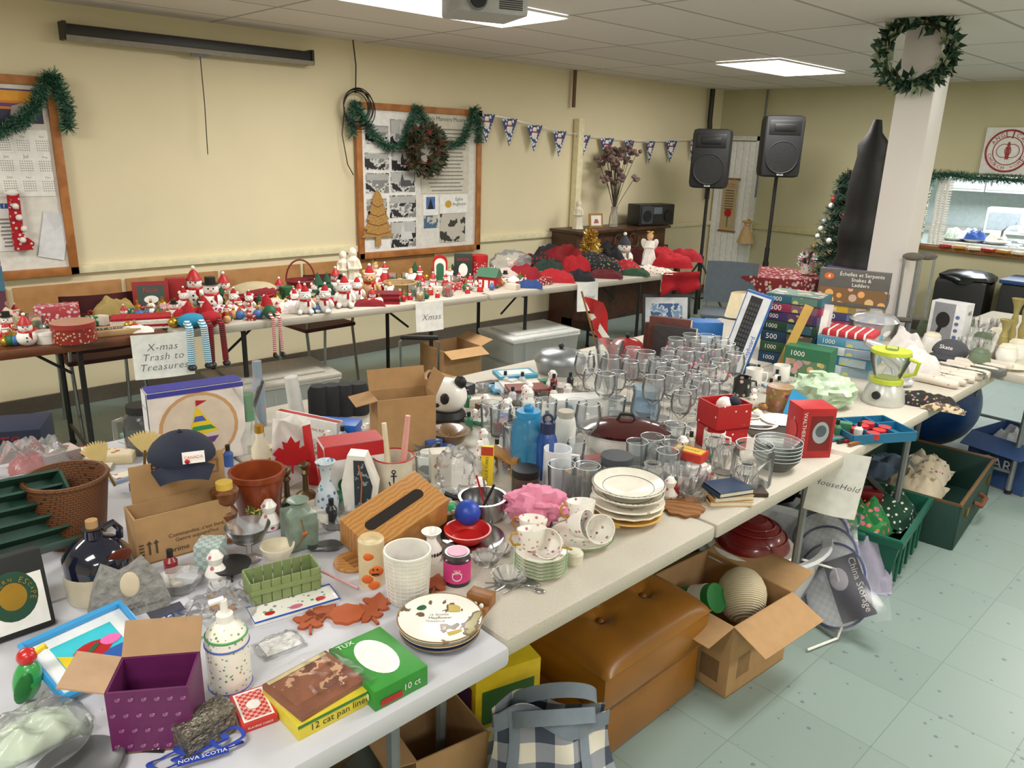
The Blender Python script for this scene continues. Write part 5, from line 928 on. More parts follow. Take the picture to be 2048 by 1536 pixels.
p,k,hh=q(648,1398);g=G().box(.17,.13,.03,M('dcc93a',.5),bv=.002).decals(.17,.13,.03,[('F','t','12 cat pan liners',0,.45,.7,TXB),('F','r',0,.9,1,.2,M('3a7a34',.5)),('T','t','L2',.4,.9,.08,TXB),('T','t','L2',-.38,.92,.08,TXB),('T','r',0,.97,1,.06,M('4a8a3a',.5))]);put('cat_pan_liners_box','yellow and green box of cat pan liners','box',g,p,f=28)
g=G().box(.135,.12,.012,M('8a4a28',.6),bv=.003).decals(.135,.12,.012,[('T','r',0,.55,.86,.66,MP('spots','9a5a38','e0b088',22,.55,.5,c3='7a4028')),('T','r',0,.93,.9,.08,M('e8d8a0',.5))]);put('brown_booklet','brown printed packet in clear wrap','packet',g,p+Vector((-.015,.005,.031)),f=33)
put('clear_wrap_packet','crinkled clear plastic wrap on packet','plastic bag',G().heap(.16,.15,.008,GLS('f8f8f8',.03,.05,.2),3,12,.8,24),p+Vector((-.015,.005,.044)),f=33)
p,k,hh=q(756,1352);g=G().box(.115,.16,.042,M('2f8a2c',.5),bv=.002).decals(.115,.16,.042,[('T','c',0,.52,.3,.36,WH),('T','c',.02,.5,.22,.27,M('e8e8e4',.4)),('T','t','TUX',-.25,.92,.3,WH),('F','t','10 ct',.2,.5,.3,WH),('F','r',-.2,.3,.4,.3,RD),('L','r',0,.5,.8,.3,M('c8d8b8',.5))]);put('green_napkin_box','green carton with white oval print','box',g,p,f=32)
p,k,hh=q(566,1188);SGN=M('7f8f5c',.5);w=135*k;d=62*k;h=40*hh;g=G()
for s_ in(-1,1):
    for i in range(7):g.box(w/7.6,.004,h,SGN,(-w/2+w/14+i*w/7,s_*d/2,0),bv=.001)
    for i in range(4):g.box(.004,d/4.4,h,SGN,(s_*w/2,-d/2+d/8+i*d/4,0),bv=.001)
    g.box(w*1.02,.006,h*.16,SGN,(0,s_*(d/2+.003),h*.5))
g.box(w,d,.004,M('4c5638',.8));put('green_planter_box','sage green wooden slatted planter box','planter',g,p+Vector((0,0,.012)),f=14)
p,k,hh=q(588,1214);g=G().box(170*k,60*k,.01,WH,bv=.003).decals(170*k,60*k,.01,[('T','r',0,.5,.92,.8,MP('conf','f0ede4','5a7a4a',60,.25,.3)),('T','c',-.3,.3,.06,.12,RD),('T','c',0,.25,.08,.12,M('c86a8a',.5)),('T','c',.3,.3,.06,.12,RD)]).tube([(-85*k,-30*k,.01),(85*k,-30*k,.01),(85*k,30*k,.01),(-85*k,30*k,.01)],.002,BLU,close=True);put('floral_tray','white ceramic tray with blue rim and fruit','tray',g,p,f=16)
def leaf(s):
    pts=[]
    for i in range(30):
        a=2*math.pi*i/30;r=s*(1+.28*math.cos(5*a)+.1*math.cos(11*a));pts.append((r*math.sin(a),r*math.cos(a)))
    return G().prism(pts,.006,TERRA).box(.006,s*.9,.006,TERRA,(0,-s*1.3,0))
o=put('leaf_coaster','terracotta maple leaf coaster','coaster',leaf(.028),q(620,1243)[0],grp='terracotta leaf coasters')
for(u,v)in((756,1208),(872,1168),(645,1228),(735,1228)):dup(o,q(u,v)[0],f=R.uniform(-60,60),label='terracotta maple leaf coaster')
lz('pumpkin_coaster','terracotta pumpkin-shaped coaster','coaster',694,1232,[(0,0),(32,0),(33,6),(0,7)],M('b85a30',.7),wob=.05,n=8,seg=48)
p,k,hh=q(962,1208);w=.055;put('miniature_wooden_drawer','tiny open wooden display drawer','miniature',[('case',G().box(w,.035,.03,WD,bv=.002)),('drawer',G().box(w,.03,.012,WD,(0,-.03,0),bv=.001)),('figures',G().ell(.005,.005,.006,WH,(-.015,-.03,.017)).ell(.005,.005,.006,WH,(0,-.03,.017)).ell(.005,.005,.006,WH,(.015,-.03,.017)))],p,f=-25)
CRY=GLS('ffffff',.14,.02,.24)
for(u,v,r,h,lb)in((972,1128,30,18,'cut crystal ashtray'),(1018,1168,36,20,'clear glass dish with cutlery'),(1365,985,44,46,'cut crystal bowl wrapped in plastic'),(510,1190,40,16,'clear pressed glass dish'),(1385,1000,30,20,'clear cut glass dish'),(1310,970,24,18,'small crystal salt dish'),(1415,975,26,16,'small crystal salt dish'),(440,1185,24,14,'small crystal salt dish'),(895,1110,20,14,'small crystal salt dish'),(1000,1110,24,14,'cut crystal ashtray')):
    bowl('crystal_dish',lb,u,v,r,h,CRY,wob=.06,n=14)
for i in range(9):
    p,k,hh=q(1000+R.uniform(-10,50),1170+R.uniform(-15,8));put('teaspoon','small silver teaspoon on table','spoon',G().tube([(-.05,0,.004),(.02,0,.005)],.0016,ST).ell(.014,.008,.003,ST,(.035,0,.004)),p,f=R.uniform(-20,50),grp='loose teaspoons')
p,k,hh=q(655,1168);g=G().tube([(-50*k,45*k,.03),(0,10*k,.02),(50*k,-30*k,.008),(58*k,-36*k,.006)],.003,MP('waved','c01820','f0e8e8',160,.5,.4)).tube([(-50*k,45*k,.03),(-60*k,52*k,.035),(-66*k,45*k,.03)],.003,RD);put('candy_cane','long red candy cane ornament','candy cane',g,p,f=0)
BGL=M('14162a',.12,coat=.8)
def jg(k,h):return [('upper_glaze',G().lathe([(62*k,54*h),(60*k,78*h),(40*k,100*h),(18*k,110*h),(16*k,124*h),(20*k,128*h),(0,128*h)],BGL,seg=32)),('handle',G().tube([(18*k,0,120*h),(38*k,0,124*h),(50*k,0,108*h),(48*k,0,92*h)],7*k,BGL)),('cork',G().cyl(11*k,14*h,M('b08a5a',.9),(0,0,127*h))),('leather_tag',G().ell(24*k,3*k,17*h,M('6a2a18',.5),(22*k,-54*k,82*h),(20,0,0)))]
lz('stoneware_jug','cream and dark blue stoneware jug with cork','jug',203,1186,[(0,0),(57,0),(61,6),(62,54)],M('cfc4a8',.3,coat=.4),extra=jg,f=20,seg=32)
p,k,hh=q(150,1075);put('wicker_basket','large brown wicker basket','basket',basket(150*k,120*hh,WICK,False),p)
p,k,hh=q(62,1128);w=.22;d=.18;DGW=M('1f4538',.5,n=.15);g=G().box(w,d,.006,DGW)
for x in(-w/2,w/2):g.box(.008,d,.045,DGW,(x,0,0))
for i in range(6):g.box(w,.006,.04 if 0<i<5 else .045,DGW,(0,-d/2+i*d/5,0))
put('green_wooden_rack','dark green wooden compartment rack leaning','rack',g,p+Vector((0,.03,.1)),f=30,rx=48,ry=10)
p,k,hh=q(365,1092);w=.22;h=.12;d=.09
g=carton(w,d,h,CB,(None,None,None,None),[('F','t',"Commandez, c'est livré.\nGenre aujourd'hui.",.12,.42,.6,M('2a2018',.8)),('F','t','prime',-.08,.16,.2,M('2a2018',.8)),('F','p',[(-.39,.2),(-.37,.2),(-.37,.42),(-.35,.42),(-.38,.5),(-.41,.42),(-.39,.42)],M('4a3a28',.8)),('F','p',[(-.32,.2),(-.3,.2),(-.3,.42),(-.28,.42),(-.31,.5),(-.34,.42),(-.32,.42)],M('4a3a28',.8))]+[('F','r',-.46,.1+.07*i,.05,.03,M('4a3a28',.8)) for i in range(6)],CBI)
put('cardboard_box','brown carton printed prime with french text','cardboard box',g,p,f=14)
put('box_flap_panel','upper cardboard panel behind carton','cardboard',G().box(.22,.004,.15,CB).decals(.22,.004,.15,[('F','t','H   H',-.1,.9,.35,M('3a2c1c',.8)),('F','r',.36,.75,.16,.25,M('8a6a44',.8)),('F','r',.36,.75,.1,.18,CB)]),p+Vector((.025,.05,.06)),f=12)
def cap(s,m,bm):
    c=G().ell(s,s*1.05,s*.8,m,(0,0,0),seg=24);c.v=[(x,y,max(z,0)) for x,y,z in c.v]
    b_=G().sheet(lambda u,v:((u-.5)*s*1.8*(1-.25*v),-s*.8-s*.6*v*math.cos((u-.5)*2.2),.012-.03*v-.02*(2*u-1)**2),14,6,bm)
    return c,b_
c,b_=cap(.08,NAVY,NAVY);b_.box(.05,.003,.028,WH,(.025,-.088,.012),(-20,0,0)).text('CANADA',.042,RD,(.025,-.094,.03),(70,0,0)).ell(.006,.002,.006,RD,(.01,-.094,.02),(0,0,0),8);put('baseball_cap','navy baseball cap with CANADA badge','cap',[('crown',c),('visor',b_),('button',G().ell(.006,.006,.005,NAVY,(0,0,.066)))],p+Vector((.045,.07,.205)),f=0)
for(u,v,f_)in((232,985,-30),(290,965,10)):
    p_,k,hh=q(u,v);g=G()
    for i in range(12):
        a=-40+i*7;g.ell(.005,.003,.036,M('d9c07c',.7),(.035*math.sin(rd(a)),0,.07+.035*math.cos(rd(a))),(0,a,0),seg=8)
    put('dried_fan_flower','cream fan-shaped dried flower','dried flower',[('petals',g),('stem',G().cyl(.004,.08,BRS))],p_+Vector((0,0,.02)),f=f_,ry=f_*.7,grp='cream fan flowers')
lz('wooden_candlestick','turned brown wooden candlestick with yellow candle','candlestick',457,1075,[(0,0),(26,0),(28,10),(16,26),(22,50),(14,62),(25,76),(27,92),(22,96),(0,96)],MP('wood','7a4a26','5a3218',20,r=.4),extra=lambda k,h:[('candle',G().cyl(16*k,12*h,M('d8b24a',.5),(0,0,96*h)))])
lz('terracotta_pot','large glazed terracotta pot with painted flowers','pot',520,1030,[(0,0),(34,0),(40,6),(50,76),(54,78),(54,88),(48,88),(36,10),(0,8)],M('8a3c1c',.3,coat=.4,n=.2),extra=lambda k,h:[('painted_flowers',G().needles([(-20*k,-48*k,30*h),(20*k,-48*k,25*h)],.004,60,[M('c8b860',.6),M('5a7a3a',.6)],.014,.002))],seg=36)
lz('blue_delft_vase','blue and white ceramic vase on table','vase',655,1028,[(0,0),(18,0),(22,6),(24,30),(16,54),(9,68),(12,90),(20,102),(17,102),(8,88),(0,60)],MP('conf','c8d4dc','4a6a9a',60,.3,.25))
p,k,hh=q(722,1015);g=G().prism([(-28*k,0),(28*k,0),(36*k,50*hh),(14*k,105*hh),(-20*k,107*hh),(-34*k,50*hh)],.05,WH,(0,.025,0),(90,0,0)).prism([(-8*k,6*hh),(20*k,6*hh),(28*k,50*hh),(12*k,98*hh),(-8*k,98*hh)],.002,MP('spots','2c3a40','8a98a0',60,.6,.5),(0,-.026,0),(90,0,0)).tube([(4*k,-.03,10*hh),(8*k,-.03,60*hh),(2*k,-.03,90*hh)],.002,M('c86a4a',.5));put('angular_vase','angular white vase with dark painted scene','vase',g,p,f=-12)
def anc(k,h):
    return [('painted_anchor',G().tube([(0,-37*k,28*h),(0,-38*k,52*h)],1.5*k,NAVY).tube([(-9*k,-37*k,36*h),(-6*k,-38*k,28*h),(0,-39*k,26*h),(6*k,-38*k,28*h),(9*k,-37*k,36*h)],1.5*k,NAVY).tor(3.5*k,1*k,NAVY,(0,-38*k,55*h),(90,0,0),12).tube([(-6*k,-38*k,47*h),(6*k,-38*k,47*h)],1.2*k,NAVY).tor(40*k,1.5*k,RD,(0,0,72*h)))]
lz('anchor_crock','cream stoneware crock with anchor motif','crock',788,985,[(0,0),(38,0),(40,6),(37,56),(40,70),(36,70),(34,10),(0,8)],M('dcd4be',.35,coat=.3),extra=anc)
for(dx,c,h_)in((-.012,M('dfd3b4',.5),.2),(.015,M('e0a098',.5),.22)):
    put('taper_candle','tall taper candle standing in crock','candle',G().cone(.011,h_,c,r2=.007),q(790,985)[0]+Vector((dx,-dx*.5,.015)),ry=6 if dx>0 else -4,grp='taper candles in crock')
bz('lamp_carton','red and white box printed UVs','box',705,985,118,60,104,M('e8e6e2',.5),[('F','r',0,.88,1,.25,M('b81c22',.5)),('F','t','UVs',.12,.65,.35,TXB),('F','c',-.2,.3,.1,.12,GRN),('F','t','ECO 24 W',.15,.3,.5,TXB),('T','r',0,.5,1,1,M('b81c22',.5)),('L','r',0,.5,.9,.9,M('c8282c',.5))],f=14)
p,k,hh=q(590,968);g=G().sheet(lambda u,v:((u-.5)*(94-24*v)*k,-.018*math.sin(u*7+v*3)-.01*math.sin(v*11+u*5),v*120*hh),24,20,M('e4dfdb',.5,bp=.3)).sheet(lambda u,v:((u-.5)*(94-24*v)*k,.05-.02*math.sin(u*8),v*120*hh),20,16,WH)
ml=[(0,.5),(.1,.32),(.22,.38),(.18,.15),(.3,.22),(.46,.05),(.38,-.02),(.42,-.14),(.1,-.28),(.03,-.28),(.02,-.5),(-.02,-.5),(-.03,-.28),(-.1,-.28),(-.42,-.14),(-.38,-.02),(-.46,.05),(-.3,.22),(-.18,.15),(-.22,.38),(-.1,.32)]
g2=G().prism([(x*78*k,y*78*k) for x,y in ml],.002,RD,(-.004,-.034,66*hh),(90,0,0));g2.sheet(lambda u,v:((.5-.22*u)*(94-24*v)*k,-.023-.018*math.sin((1-.22*u)*7+v*3)*.6,v*118*hh),4,14,RD);put('maple_leaf_bag','white bag with red canadian maple leaf','bag',[('bag_body',g),('maple_leaf_print',g2)],p)
lz('white_bottle','white bottle with gold cap','bottle',525,950,[(0,0),(18,0),(18,54),(8,72),(8,88),(0,88)],CR,extra=lambda k,h:[('label_band',G().cyl(18.5*k,14*h,GOLD,(0,0,22*h))),('cap',G().cyl(9*k,14*h,GOLD,(0,0,84*h)))])
bz('plate_gift_box','white and blue box with sailboat plate picture','box',400,918,176,46,145,M('e4e2e0',.5),[('F','r',0,.5,.96,.96,M('e6ddd6',.5)),('F','c',0,.48,.42,.46,M('c89a6a',.5)),('F','c',0,.48,.38,.42,M('d9c8b4',.5)),('F','p',[(-.15,.34),(.2,.34),(.14,.26),(-.08,.26)],M('6a3a8a',.5)),('F','p',[(-.12,.37),(.2,.41),(-.02,.76)],YEL),('F','p',[(-.09,.44),(.17,.44),(.12,.5),(-.07,.5)],M('2a8a5a',.5)),('F','p',[(-.06,.56),(.08,.56),(.04,.63),(-.04,.63)],M('4a5ab0',.5)),('F','p',[(-.02,.76),(.1,.82),(-.02,.84)],RD),('T','r',0,.5,1,1,M('3a3a9a',.5)),('L','r',0,.5,1,1,M('e8e8ea',.5)),('F','r',0,.97,1,.06,M('3a3a9a',.5)),('L','t','SERVICE FOR',0,.8,.8,BLU)],f=12)
lz('glass_vase','tall clear glass vase with waist','vase',500,900,[(0,0),(26,0),(30,30),(20,60),(17,84),(36,130),(34,130),(15,86),(0,6)],GL,extra=lambda k,h:[('green_contents',G().cyl(14*k,50*h,M('4a8a5a',.4),(0,0,60*h)))])
lz('decorative_bottle','tall slim bottle with painted flowers','bottle',522,850,[(0,0),(12,0),(12,80),(9,95),(9,125),(0,125)],MP('conf','8a9aa8','c8508a',50,.3,.2))
lz('coffee_press','black-lidded glass coffee jug','jug',290,902,[(0,0),(30,0),(34,6),(34,66),(24,78),(0,80)],GLS('5a5c60',.5),extra=lambda k,h:[('handle',G().tube([(-30*k,0,68*h),(-48*k,0,64*h),(-48*k,0,28*h),(-32*k,0,22*h)],5*k,GL)),('lid',G().cyl(26*k,14*h,BK,(0,0,78*h)))])
p,k,hh=q(806,893);put('cardboard_box','plain brown carton with raised flap','cardboard box',carton(116*k,66*k,104*hh,M('ab8458',.85),(None,20,100,25),(),CBI,.07),p,f=16)
bz('roll_wrap_box','long white and red wrap dispenser box','box',620,872,150,22,40,M('e6e4e0',.5),[('F','t','WILTON PROFESSIONAL ROLLER',0,.5,.8,RD),('T','r',0,.5,1,.5,RD)],f=-40)
lz('white_cylinder_tube','tall white plastic tube','tube',596,838,[(0,0),(15,0),(13,84),(0,86)],M('d4d4d0',.4),ry=-6)
for i in range(4):
    p,k,hh=q(640+i*26,832-i*2);put('black_binocular_case','black padded cylindrical case','case',G().lathe([(0,0),(20*k,0),(22*k,6*hh),(22*k,50*hh),(16*k,60*hh),(0,60*hh)],M('1e1f22',.8)),p,grp='black padded cases')
bz('blue_plastic_box','bright blue plastic caddy','box',678,872,84,44,30,M('1c6ad0',.4),f=-20)
p,k,hh=q(893,838);P=[('head',G().ell(42*k,38*k,36*k,WH,(0,0,50*k),seg=24)),('body',G().lathe([(0,0),(34*k,0),(40*k,10*k),(34*k,22*k),(0,24*k)],BK))]
for s_ in(-1,1):P.append(('ear',G().ell(13*k,9*k,13*k,BK,(s_*31*k,0,82*k))));P.append(('eye_patch',G().ell(10*k,5*k,12*k,BK,(s_*15*k,-34*k,54*k),(0,s_*25,0))))
P.append(('nose',G().ell(6*k,5*k,4*k,BK,(0,-39*k,40*k))));put('panda_cookie_jar','white and black panda head cookie jar','cookie jar',P,p,f=-30)
lz('brown_glazed_bowl','brown glazed bowl beside cookie jar','bowl',900,882,[(0,0),(26,0),(40,18),(42,22),(38,22),(0,6)],M('6a4a20',.2,coat=.5))
p,k,hh=q(915,985);put('clear_plastic_bag','crinkled clear plastic bag with utensils','plastic bag',G().ell(42*k,30*k,48*k,PLA,(0,0,46*k),seg=24,amp=.35,fr=3,sd=2),p)
bz('black_white_box','tall box with printed sides','box',880,960,40,36,58,M('cfc8b8',.5),[('F','t','4 Star',0,.6,.8,RD)],f=10)
p,k,hh=q(965,1035)
put('fondue_pot','stainless steel fondue pot with forks','pot',[('pot_bowl',G().lathe([(0,0),(36*k,0),(44*k,10*hh),(46*k,40*hh),(49*k,42*hh),(44*k,42*hh),(40*k,12*hh),(0,8*hh)],ST,seg=32)),('handle',G().tube([(-45*k,0,36*hh),(-64*k,0,42*hh),(-76*k,0,46*hh)],5*k,BK)),('fork',G().tube([(5*k,0,20*hh),(-14*k,5*k,80*hh)],2*k,RD)),('fork',G().tube([(10*k,0,20*hh),(0*k,5*k,76*hh)],2*k,ST)),('fork',G().tube([(0*k,0,20*hh),(22*k,5*k,62*hh)],3*k,BK))],p)
bz('fondue_forks_box','yellow box printed FONDUE FORKS','box',973,978,24,14,82,YEL,[('F','r',0,.9,1,.2,M('b83a1c',.5)),('F','t','FONDUE FORKS',0,.45,2.4,TXB,90)],f=-8,rx=-4)
for(u,v)in((1008,945),(1140,978)):
    p,k,hh=q(u,v);put('wooden_mug_stand','light wood stand with curved arm','wooden holder',G().box(.1,.05,.012,BAM,(0,0,.05),(0,22,0),bv=.003).box(.02,.05,.06,BAM,(.04,0,0)).box(.02,.05,.07,BAM,(-.04,0,0)),p,f=-20,grp='light wooden holders')
plate('oval_metal_plate','silver plate beneath red bowl',945,1078,64,ST)
lz('red_plastic_bowl','red plastic bowl on silver plate','bowl',935,1080,[(0,0),(26,0),(46,16),(48,22),(44,22),(30,8),(0,5)],M('c02018',.35),z=TT+.008)
p,k,hh=q(935,1064);put('blue_ball','small blue plastic ball in bowl','ball',G().ell(26*k,26*k,26*k,M('1c44b0',.4),(0,0,26*k),seg=20),p+Vector((0,0,.022)))
p,k,hh=q(902,1045);put('green_orange_ball','green and orange maraca ball','toy',G().ell(19*k,19*k,19*k,M('2fb070',.4),(0,0,19*k)).ell(19.3*k,19.3*k,9*k,M('e89a2a',.4),(2*k,0,24*k)).ell(8*k,8*k,8*k,WH,(24*k,0,30*k)),p+Vector((0,0,.005)))
p,k,hh=q(1075,1042);put('pink_tissue_bundle','crumpled pink tissue paper bundle','tissue paper',G().ell(64*k,42*k,40*k,M('e88fae',.8,bp=.5,ns=40),(0,0,34*k),seg=40,amp=.38,fr=3.6,sd=3),p)
BT=GLS('3a9ad0',.6)
lz('blue_plastic_jug','translucent blue water jug with lid','jug',1053,940,[(0,0),(34,0),(36,8),(34,84),(26,104),(0,106)],BT,extra=lambda k,h:[('lid',G().cyl(24*k,12*h,M('2a8ac0',.4),(0,0,104*h)).ell(10*k,10*k,9*k,M('2a8ac0',.4),(0,0,120*h)))])
lz('water_bottle','blue sports water bottle with black cap','bottle',1091,955,[(0,0),(19,0),(20,5),(20,76),(14,88),(0,90)],GLS('2a5ab0',.6),extra=lambda k,h:[('cap',G().cyl(15*k,20*h,M('1c2a50',.5),(0,0,88*h)).tor(9*k,2.5*k,M('1c2a50',.5),(0,0,114*h),(90,0,0),12))])
p,k,hh=q(1112,972);put('white_mug','large white mug with blue motif','mug',mug(74*hh,28*k,M('e6eaf0',.3)),p,f=10)
lz('white_canister','tall white plastic canister','canister',1128,905,[(0,0),(21,0),(21,60),(17,70),(0,72)],M('dcdcd4',.4),extra=lambda k,h:[('lid',G().cyl(16*k,12*h,M('b8b0a0',.4),(0,0,70*h)))])
lz('spiral_stem_glass','tall clear glass jar','jar',1030,930,[(0,0),(26,0),(26,78),(20,84),(18,84),(24,76),(0,4)],GL)
lz('glass_storage_jar','glass jar with grey plastic lid','jar',1230,965,[(0,0),(30,0),(32,6),(32,38),(0,38)],GL,extra=lambda k,h:[('lid',G().cyl(32*k,16*h,M('4a4e54',.4),(0,0,38*h)))])
lz('glass_storage_jar','glass jar with black lid and dark contents','jar',1050,985,[(0,0),(26,0),(28,6),(28,34),(0,34)],GLS('6a5048',.5),extra=lambda k,h:[('lid',G().cyl(28*k,14*h,BK,(0,0,34*h)))])
o=put('glass_mug','clear glass mug with handle','glass mug',mug(.09,.034,GL),q(1182,965)[0],f=20,grp='clear glass mugs');dup(o,q(1145,1000)[0],f=-30);dup(o,q(1270,990)[0],f=-30,s=.9)
lz('white_jar','small white lidded jar on table','jar',1182,880,[(0,0),(18,0),(18,28),(0,30)],WH)
bz('white_flat_carton','white carton with blue cup print','box',1155,842,110,44,50,M('dcdcd8',.5),[('F','c',-.25,.5,.1,.3,BLU),('F','r',.2,.5,.4,.3,M('b8b8b8',.5))],f=20)
p,k,hh=q(1440,893);MRD=MP('dots','b0181c','f0e4e0',38,.14,.4)
put('red_gift_box','red box with white snow dots','box',G().box(.13,.11,.08,MRD,bv=.002),p,f=38)
put('open_red_box','open red box with white snow dots','box',carton(.135,.115,.085,MRD,ds=(),inm=RD),p+Vector((0,0,.082)),f=38)
put('white_blue_ornament','blue and white ball inside red box','ornament',G().ell(.03,.03,.03,WH,(0,0,.03)).ell(.022,.022,.022,NAVY,(.03,0,.045)),p+Vector((0,0,.12)))
bz('soap_box','small red and yellow soap box','box',1378,915,66,40,16,M('b82c1c',.5),[('T','r',0,.5,.9,.7,M('c8b040',.5)),('T','t','CIGARS',0,.5,.6,RD)],f=-22,z=TT+.05)
bowl('crystal_dish','pressed glass bowl under small box',1380,952,36,30,CRY,wob=.05,n=14)
lz('white_sugar_bowl','white china bowl with red rim','bowl',1395,957,[(0,0),(18,0),(26,16),(24,26),(0,28)],WH)
for(u,v)in((1447,945),(1488,985),(1300,985),(1318,945),(1425,930)):
    lz('ribbed_glass_jar','ribbed clear glass jar on table','jar',u,v,[(0,0),(20,0),(24,8),(22,44),(15,52),(17,58),(13,58),(20,42),(0,4)],CRY,wob=.05,n=18,seg=72,grp='ribbed glass jars')
p,k,hh=q(1500,965);put('glass_canister','large clear glass canister on table','jar',G().lathe([(0,0),(38*k,0),(40*k,5*hh),(40*k,60*hh),(34*k,70*hh),(37*k,76*hh),(34*k,76*hh),(36*k,58*hh),(0,5*hh)],GL).tor(36*k,.001,RIM,(0,0,76*hh)),p)
for i in range(5):
    p,k,hh=q(1550,935);put('glass_bowl','clear glass bowl in nested stack','glass bowl',G().lathe([(0,0),(26*k,0),(46*k,22*hh),(47*k,26*hh),(44*k,23*hh),(25*k,3*hh),(0,3*hh)],GLS('f2f8f8',.1)).tor(46.5*k,.001,RIM,(0,0,26*hh)),p+Vector((0,0,i*.012)),grp='nested glass bowls')
bz('waltherglas_box','red glassware box printed WALTHERGLAS','box',1612,905,70,58,96,M('b01a20',.45),[('L','t','WALTHERGLAS',-.0,.5,.9,WH,90),('F','t','WALTHERGLAS',-.4,.55,1.1,WH,-90),('F','r',.1,.5,.62,.7,M('7a1418',.5)),('F','c',.1,.52,.24,.22,M('a8b0b4',.2)),('F','c',.1,.55,.16,.12,M('5a6268',.2)),('L','c',0,.5,.3,.2,M('c83a3a',.5))],f=30)
p,k,hh=q(1452,1000)
for i,(c,w)in enumerate((('cfa878',.125),('b89060',.12),('1e3350',.115))):
    put('paperback_book','small hardcover book in stack','book',G().box(w,.085,.013,M('e4dcc8',.8)).box(w+.004,.089,.002,M(c,.5),(0,0,.013)).box(w+.004,.089,.002,M(c,.5),(0,0,-.0)).box(.004,.089,.015,M(c,.5),(-w/2,0,0)),p+Vector((0,0,i*.016)),f=22+i*8,grp='small stack of books')
lz('wooden_leaf_trivet','carved brown wooden trivet','trivet',1365,1018,[(0,0),(40,0),(42,6),(0,7)],WD,wob=.08,n=9,seg=54)
bz('brown_book','dark brown flat book on table','book',1500,985,60,44,8,M('3a2a20',.6),f=20)
for(u,v,lb,m)in((1482,790,'dark patterned mug',MP('conf','26282a','c8b8a0',40,.3,.4)),(1560,765,'white ceramic cup',WH),(1505,772,'white ceramic mug',WH),(1425,905,'white cup',WH)):
    put('ceramic_mug',lb,'mug',mug(.08,.036,m),q(u,v)[0],f=R.uniform(-60,60))
lz('christmas_tin','gold and red round christmas tin','tin',1555,820,[(0,0),(25,0),(25,38),(26,38),(26,48),(0,49)],MP('conf','8a6a3a','a02020',50,.35,.35))
plate('small_floral_plate','white floral plate',1510,850,44,FL2);plate('white_plate','white dish with cutlery',1560,845,38,WH);plate('white_plate','white small plate with rim',1490,832,36,WH)
bz('baking_tray','dark metal baking sheet','tray',1545,866,100,60,5,M('5a5248',.4,.6),f=20)
for i in range(8):
    p,k,hh=q(1500+R.uniform(-30,60),830+R.uniform(-15,20));put('small_trinket','small wooden and metal trinket','trinket',G().ell(.018,.014,.012,R.choice([BRS,WD,ST,RD,WH]),(0,0,.02)),p+Vector((0,0,.008)),grp='small trinkets')
p,k,hh=q(1735,868);TB=M('1c6a90',.45);g=G().box(.26,.18,.006,TB)
for x in(-.13,-.05,.045,.13):g.box(.005,.18,.035,TB,(x,0,0))
for y in(-.09,.02,.09):g.box(.26,.005,.035,TB,(0,y,0))
put('cutlery_tray','blue plastic divided cutlery tray','tray',g,p,f=40)
for i in range(6):put('red_silicone_cup','small red lid in cutlery tray','lid',G().cyl(.022,.02,M('c0282c',.4)),p+Vector((-.07+.05*(i%3),-.045+.06*(i//3),.015)),grp='red cups in tray')
for i in range(8):
    p,k,hh=q(1662+i*9,872+i*2);put('kitchen_knife','kitchen knife with coloured handle','knife',[('blade',G().box(.1,.014,.002,ST,(.05,0,.006))),('handle',G().box(.08,.014,.012,[BK,YEL,BLU,WD,M('2a8a8a',.5),BK,RD,WD][i],(-.04,0,.002),bv=.004))],p,f=R.uniform(30,60),grp='kitchen knives')
YG=M('b8c83a',.35)
lz('blender','lime green and silver countertop blender','blender',1765,805,[(0,0),(38,0),(40,6),(36,26),(28,42),(0,44)],M('c8cac6',.3,.4),extra=lambda k,h:[('lime_ring',G().cyl(31*k,8*h,YG,(0,0,42*h))),('jug',G().lathe([(24*k,50*h),(36*k,84*h),(38*k,98*h),(35*k,98*h),(22*k,52*h)],GL)),('jug_handle',G().tube([(36*k,0,94*h),(54*k,0,90*h),(50*k,0,68*h),(30*k,0,60*h)],4*k,YG)),('lid',G().cyl(37*k,7*h,YG,(0,0,98*h)).cyl(12*k,6*h,GL,(0,0,105*h))),('button',G().cyl(8*k,.01,BK,(0,-37*k,22*h),(90,0,0)))],f=-20)
def stackb(p,items,rz,grp,w=.3,d=.22,nm='puzzle_box'):
    z=0
    for i,(c,t,h,sd)in enumerate(items):
        put(nm,'%s printed game or puzzle box in stack'%('dark' if int(c[:2],16)<90 else 'light'),'box',G().box(w,d,h,M(c,.5),bv=.002).decals(w,d,h,[('L','t',t,-.3,.5,.25,WH),('L','r',.2,.5,.4,.8,MP('conf',sd,'c8a060',30,.4,.5)),('F','t',t,-.3,.5,.2,WH),('F','r',.2,.5,.45,.8,MP('conf',sd,'c8a060',30,.4,.5)),('T','r',0,.5,.95,.92,MP('conf',sd,'c8a078',20,.45,.5))]),p+Vector((0,0,z)),f=rz+R.uniform(-6,6),grp=grp);z+=h+.001
    return z
p=on(1580,722);stackb(p,[('123a5a','1000',.055,'4a6a5a'),('2a4a2c','1000',.05,'5a6a4a'),('14324a','500',.05,'6a5a4a'),('1c3a2a','1000',.05,'3a5a6a'),('3a2a5a','1000',.045,'5a3a5a'),('8a2a4a','500',.04,'7a5a6a'),('2a5a6a','1000',.04,'5a7a6a')],-14,'stack of jigsaw puzzle boxes',.26,.2)
p=on(1690,742);z=stackb(p,[('b8c8d0','1000',.045,'8aa0b0'),('3a7a9a','500',.045,'a8b8c0'),('c8d0d4','500',.04,'8a9ab0'),('4a8aa8','1000',.04,'8aa0b0')],-10,'stack of blue puzzle boxes',.26,.2)
